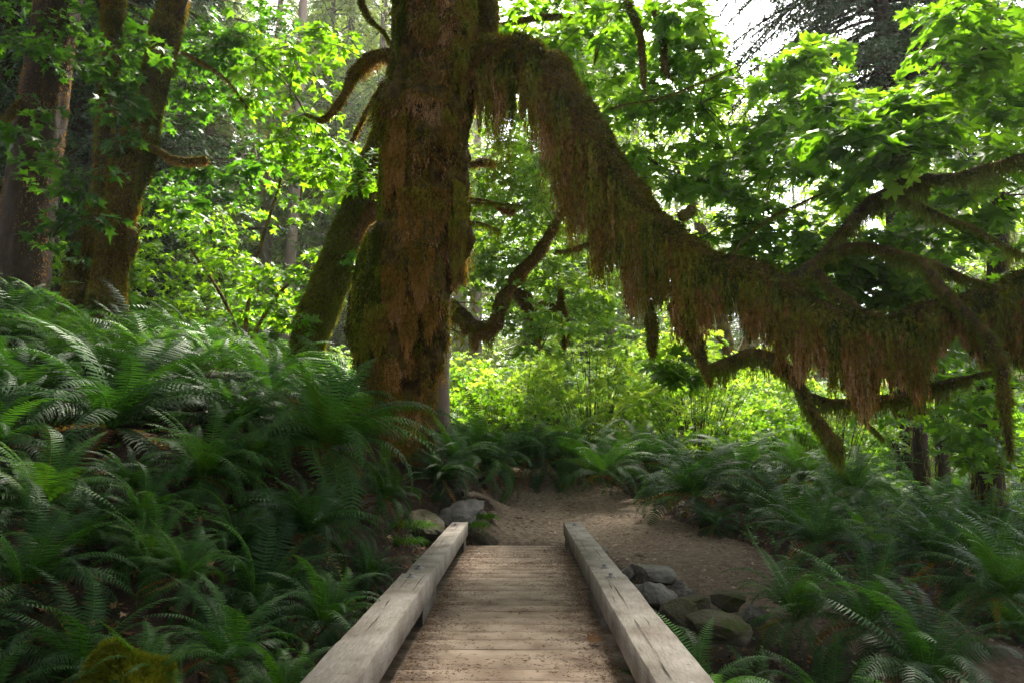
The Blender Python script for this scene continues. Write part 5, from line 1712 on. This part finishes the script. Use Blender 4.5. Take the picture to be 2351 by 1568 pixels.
# gravel and twigs on the path
n = 26000
xs, ys = rng.uniform(-2.6, 5.4, n), rng.uniform(5, 19, n)
sd = path_sd(xs, ys)
k_ = (sd > .02) & (rng.random(n) < .8) & ~((np.abs(xs) < .75) & (ys < 9.82))
xs, ys = xs[k_], ys[k_]
n = len(xs)
zg = G(xs, ys) + .03
r_ = rng.exponential(.006, n) + .004
oct_ = np.array([(1, 0, 0), (0, 1, 0), (-1, 0, 0), (0, -1, 0), (0, 0, .6)])
V = np.stack([xs, ys, zg], -1)[:, None, :] + oct_[None] * (r_[:, None] * rng.uniform(.6, 1.4, (n, 5)))[:, :, None]
F = (np.array([(0, 1, 4), (1, 2, 4), (2, 3, 4), (3, 0, 4)])[None] + (np.arange(n) * 5)[:, None, None]).reshape(-1, 3)
lb = MB()
lb.add(V.reshape(-1, 3), F, np.repeat(rng.normal(.05, .35, n), 5))
tag(lb.build("gravel", M_PATH), "fine gravel and grit strewn over the path", "gravel", kind="stuff")

# grass tufts on the rocks by the left end of the deck
def tuft(u, v, Yd, n, L, wd, label, seed, z=None):
    rng = np.random.default_rng(seed)
    p = at(u, v, Yd)
    a = rng.uniform(0, 6.28, n)
    r = wd * np.sqrt(rng.random(n))
    P = np.stack([r * np.cos(a), r * np.sin(a) * .6, r * 0 - r * .3], -1)
    d = np.stack([np.cos(a) * .7, np.sin(a) * .7, np.full(n, 1.0)], -1) + rng.normal(0, .2, (n, 3))
    b = MB()
    s = np.linspace(0, 1, 6)
    for i in range(n):
        l_ = L * rng.uniform(.5, 1.1)
        pts = P[i] + nrm(d[i]) * (l_ * s)[:, None] - np.array([0, 0, 1]) * (l_ * .8 * s ** 2)[:, None]
        ribbon(b, pts, np.linspace(.0035, .001, 6), rng.uniform(0, 1))
    o = b.build("grass_tuft", M_LEAF)
    o.location = p
    tag(o, label, "grass")


tuft(1082, 1200, 10.0, 260, .26, .20, "wispy grass tuft hanging over the angular grey rock", 1)
tuft(1105, 1182, 10.3, 220, .24, .18, "grass tuft between the angular rock and the path", 2)
tuft(945, 1200, 8.9, 240, .28, .22, "yellowish grass tuft below the fern that leans over bare soil", 3)
tuft(930, 1240, 8.4, 160, .30, .16, "limp grass tuft hanging behind the left kerb beam", 4)

# curled dead maple leaf on the deck and a few more
lf = MB()
lf.add(*leaves(np.array([[0, 0, .012]]), np.array([[1, .3, .1]]), np.array([[.1, -.3, 1.0]]), .11, 0, np.array([.55])))
o = lf.build("fallen_leaf", M_LITTER)
o.location = at(1340, 1462, 4.93)
o.location.z = .006
o.location.x = .47
tag(o, "curled brown maple leaf lying near the right kerb beam", "leaf")
lf = MB()
lf.add(*leaves(np.array([[0, 0, .006]]), np.array([[.3, 1, 0]]), np.array([[0, -.1, 1.0]]), .07, 1, np.array([.95])))
o = lf.build("fallen_leaf", M_LITTER)
o.location = (.07, 9.2, .006)
tag(o, "small yellow leaf on the far planks of the deck", "leaf")

# ------------------------------------------------------------------ forest haze
bm = bmesh.new()
bmesh.ops.create_cube(bm, size=1)
me = bpy.data.meshes.new("haze")
bm.to_mesh(me)
bm.free()
haze = bpy.data.objects.new("haze", me)
haze.scale = (1000, 1000, 70)
haze.location = (0, 0, 14)
m, nt, out = new_mat("haze")
vol = nt.nodes.new("ShaderNodeVolumePrincipled")
vol.inputs["Density"].default_value = 0.0006
vol.inputs["Color"].default_value = (.97, .98, .95, 1)
vol.inputs["Anisotropy"].default_value = .5
nt.links.new(vol.outputs[0], out.inputs["Volume"])
me.materials.append(m)
COL.objects.link(haze)
haze["kind"] = "stuff"

# ------------------------------------------------------------------ tell the look-alikes apart: counted outwards from something one can find
bpy.context.view_layer.update()
CMI = CM.transposed()


def to_px(p):
    q = CMI @ (Vector(p) - CAM)
    return 1175.5 - F_PX * q.x / q.z, 784.0 + F_PX * q.y / q.z


MARKS = [((250, 960), "the huge trailing fern"), ((740, 1000), "the silvery-topped fern"), ((712, 790), "the leaning mossy trunk"), ((220, 660), "the twin-stemmed maple"), ((50, 660), "the old spruce at the left edge"),
         ((930, 900), "the great trunk's foot"), ((300, 1540), "the moss-covered boulder"), ((445, 1165), "the mossy hump on the bank"), ((1040, 1187), "the angular grey rock"), ((1150, 1085), "the thick bare root"),
         ((1590, 1110), "the big arching fern by the path"), ((1725, 1385), "the pale stone ending the row"), ((1930, 1050), "the drooping mossy limb tip"), ((2262, 1100), "the shaggy trunk at the right edge"),
         ((1640, 1420), "the long low mossy stone"), ((1498, 800), "the hanging blob of moss"), ((663, 640), "the tall pale trunk"), ((2115, 900), "the darker of the two dark trunks"), ((1130, 745), "the kinked mossy limb"),
         ((1380, 1190), "the far end of the right beam"), ((690, 1500), "the near end of the left beam"), ((2050, 300), "the towering dark spruce"), ((478, 370), "the short mossy side branch")]
DIRS = ["right", "down and right", "down", "down and left", "left", "up and left", "up", "up and right"]
ORD = ["first", "second", "third", "fourth", "fifth", "sixth", "seventh", "eighth", "ninth", "tenth", "eleventh", "twelfth", "thirteenth", "fourteenth", "fifteenth", "sixteenth", "seventeenth", "eighteenth", "nineteenth", "twentieth", "twenty-first", "twenty-second", "twenty-third", "twenty-fourth", "twenty-fifth", "twenty-sixth", "twenty-seventh", "twenty-eighth", "twenty-ninth", "thirtieth"]
NOUN = {"sword_fern": "sword fern", "leafy_shrub": "leafy shrub", "spruce_tree": "spruce", "hemlock_tree": "hemlock", "embedded_stone": "worn stone"}
buckets = {}
for o in scene.objects:
    if o.parent is None and o.get("group"):
        st = o.name.split(".")[0]
        up = .45 if st == "sword_fern" else (1.6 if st == "leafy_shrub" else 6.0 if st.endswith("tree") else 0)
        u, v = to_px((o.location.x, o.location.y, o.location.z + up * o.scale[2]))
        d, k = min((math.hypot(u - a, v - b), i) for i, ((a, b), _) in enumerate(MARKS))
        a = math.atan2(v - MARKS[k][0][1], u - MARKS[k][0][0])
        buckets.setdefault((st, k, int(round(a / (math.pi / 4))) % 8), []).append((d, o))
for (st, k, di), lst in buckets.items():
    for r_, (d, o) in enumerate(sorted(lst, key=lambda t: t[0])):
        sz = "" if st != "sword_fern" else ("big " if o.scale[0] > 1.05 else "mid-sized " if o.scale[0] > .75 else "small ")
        o["label"] = f"{sz}{NOUN[st]}, {ORD[min(r_, 29)]} counted {DIRS[di]} from {MARKS[k][1]}"
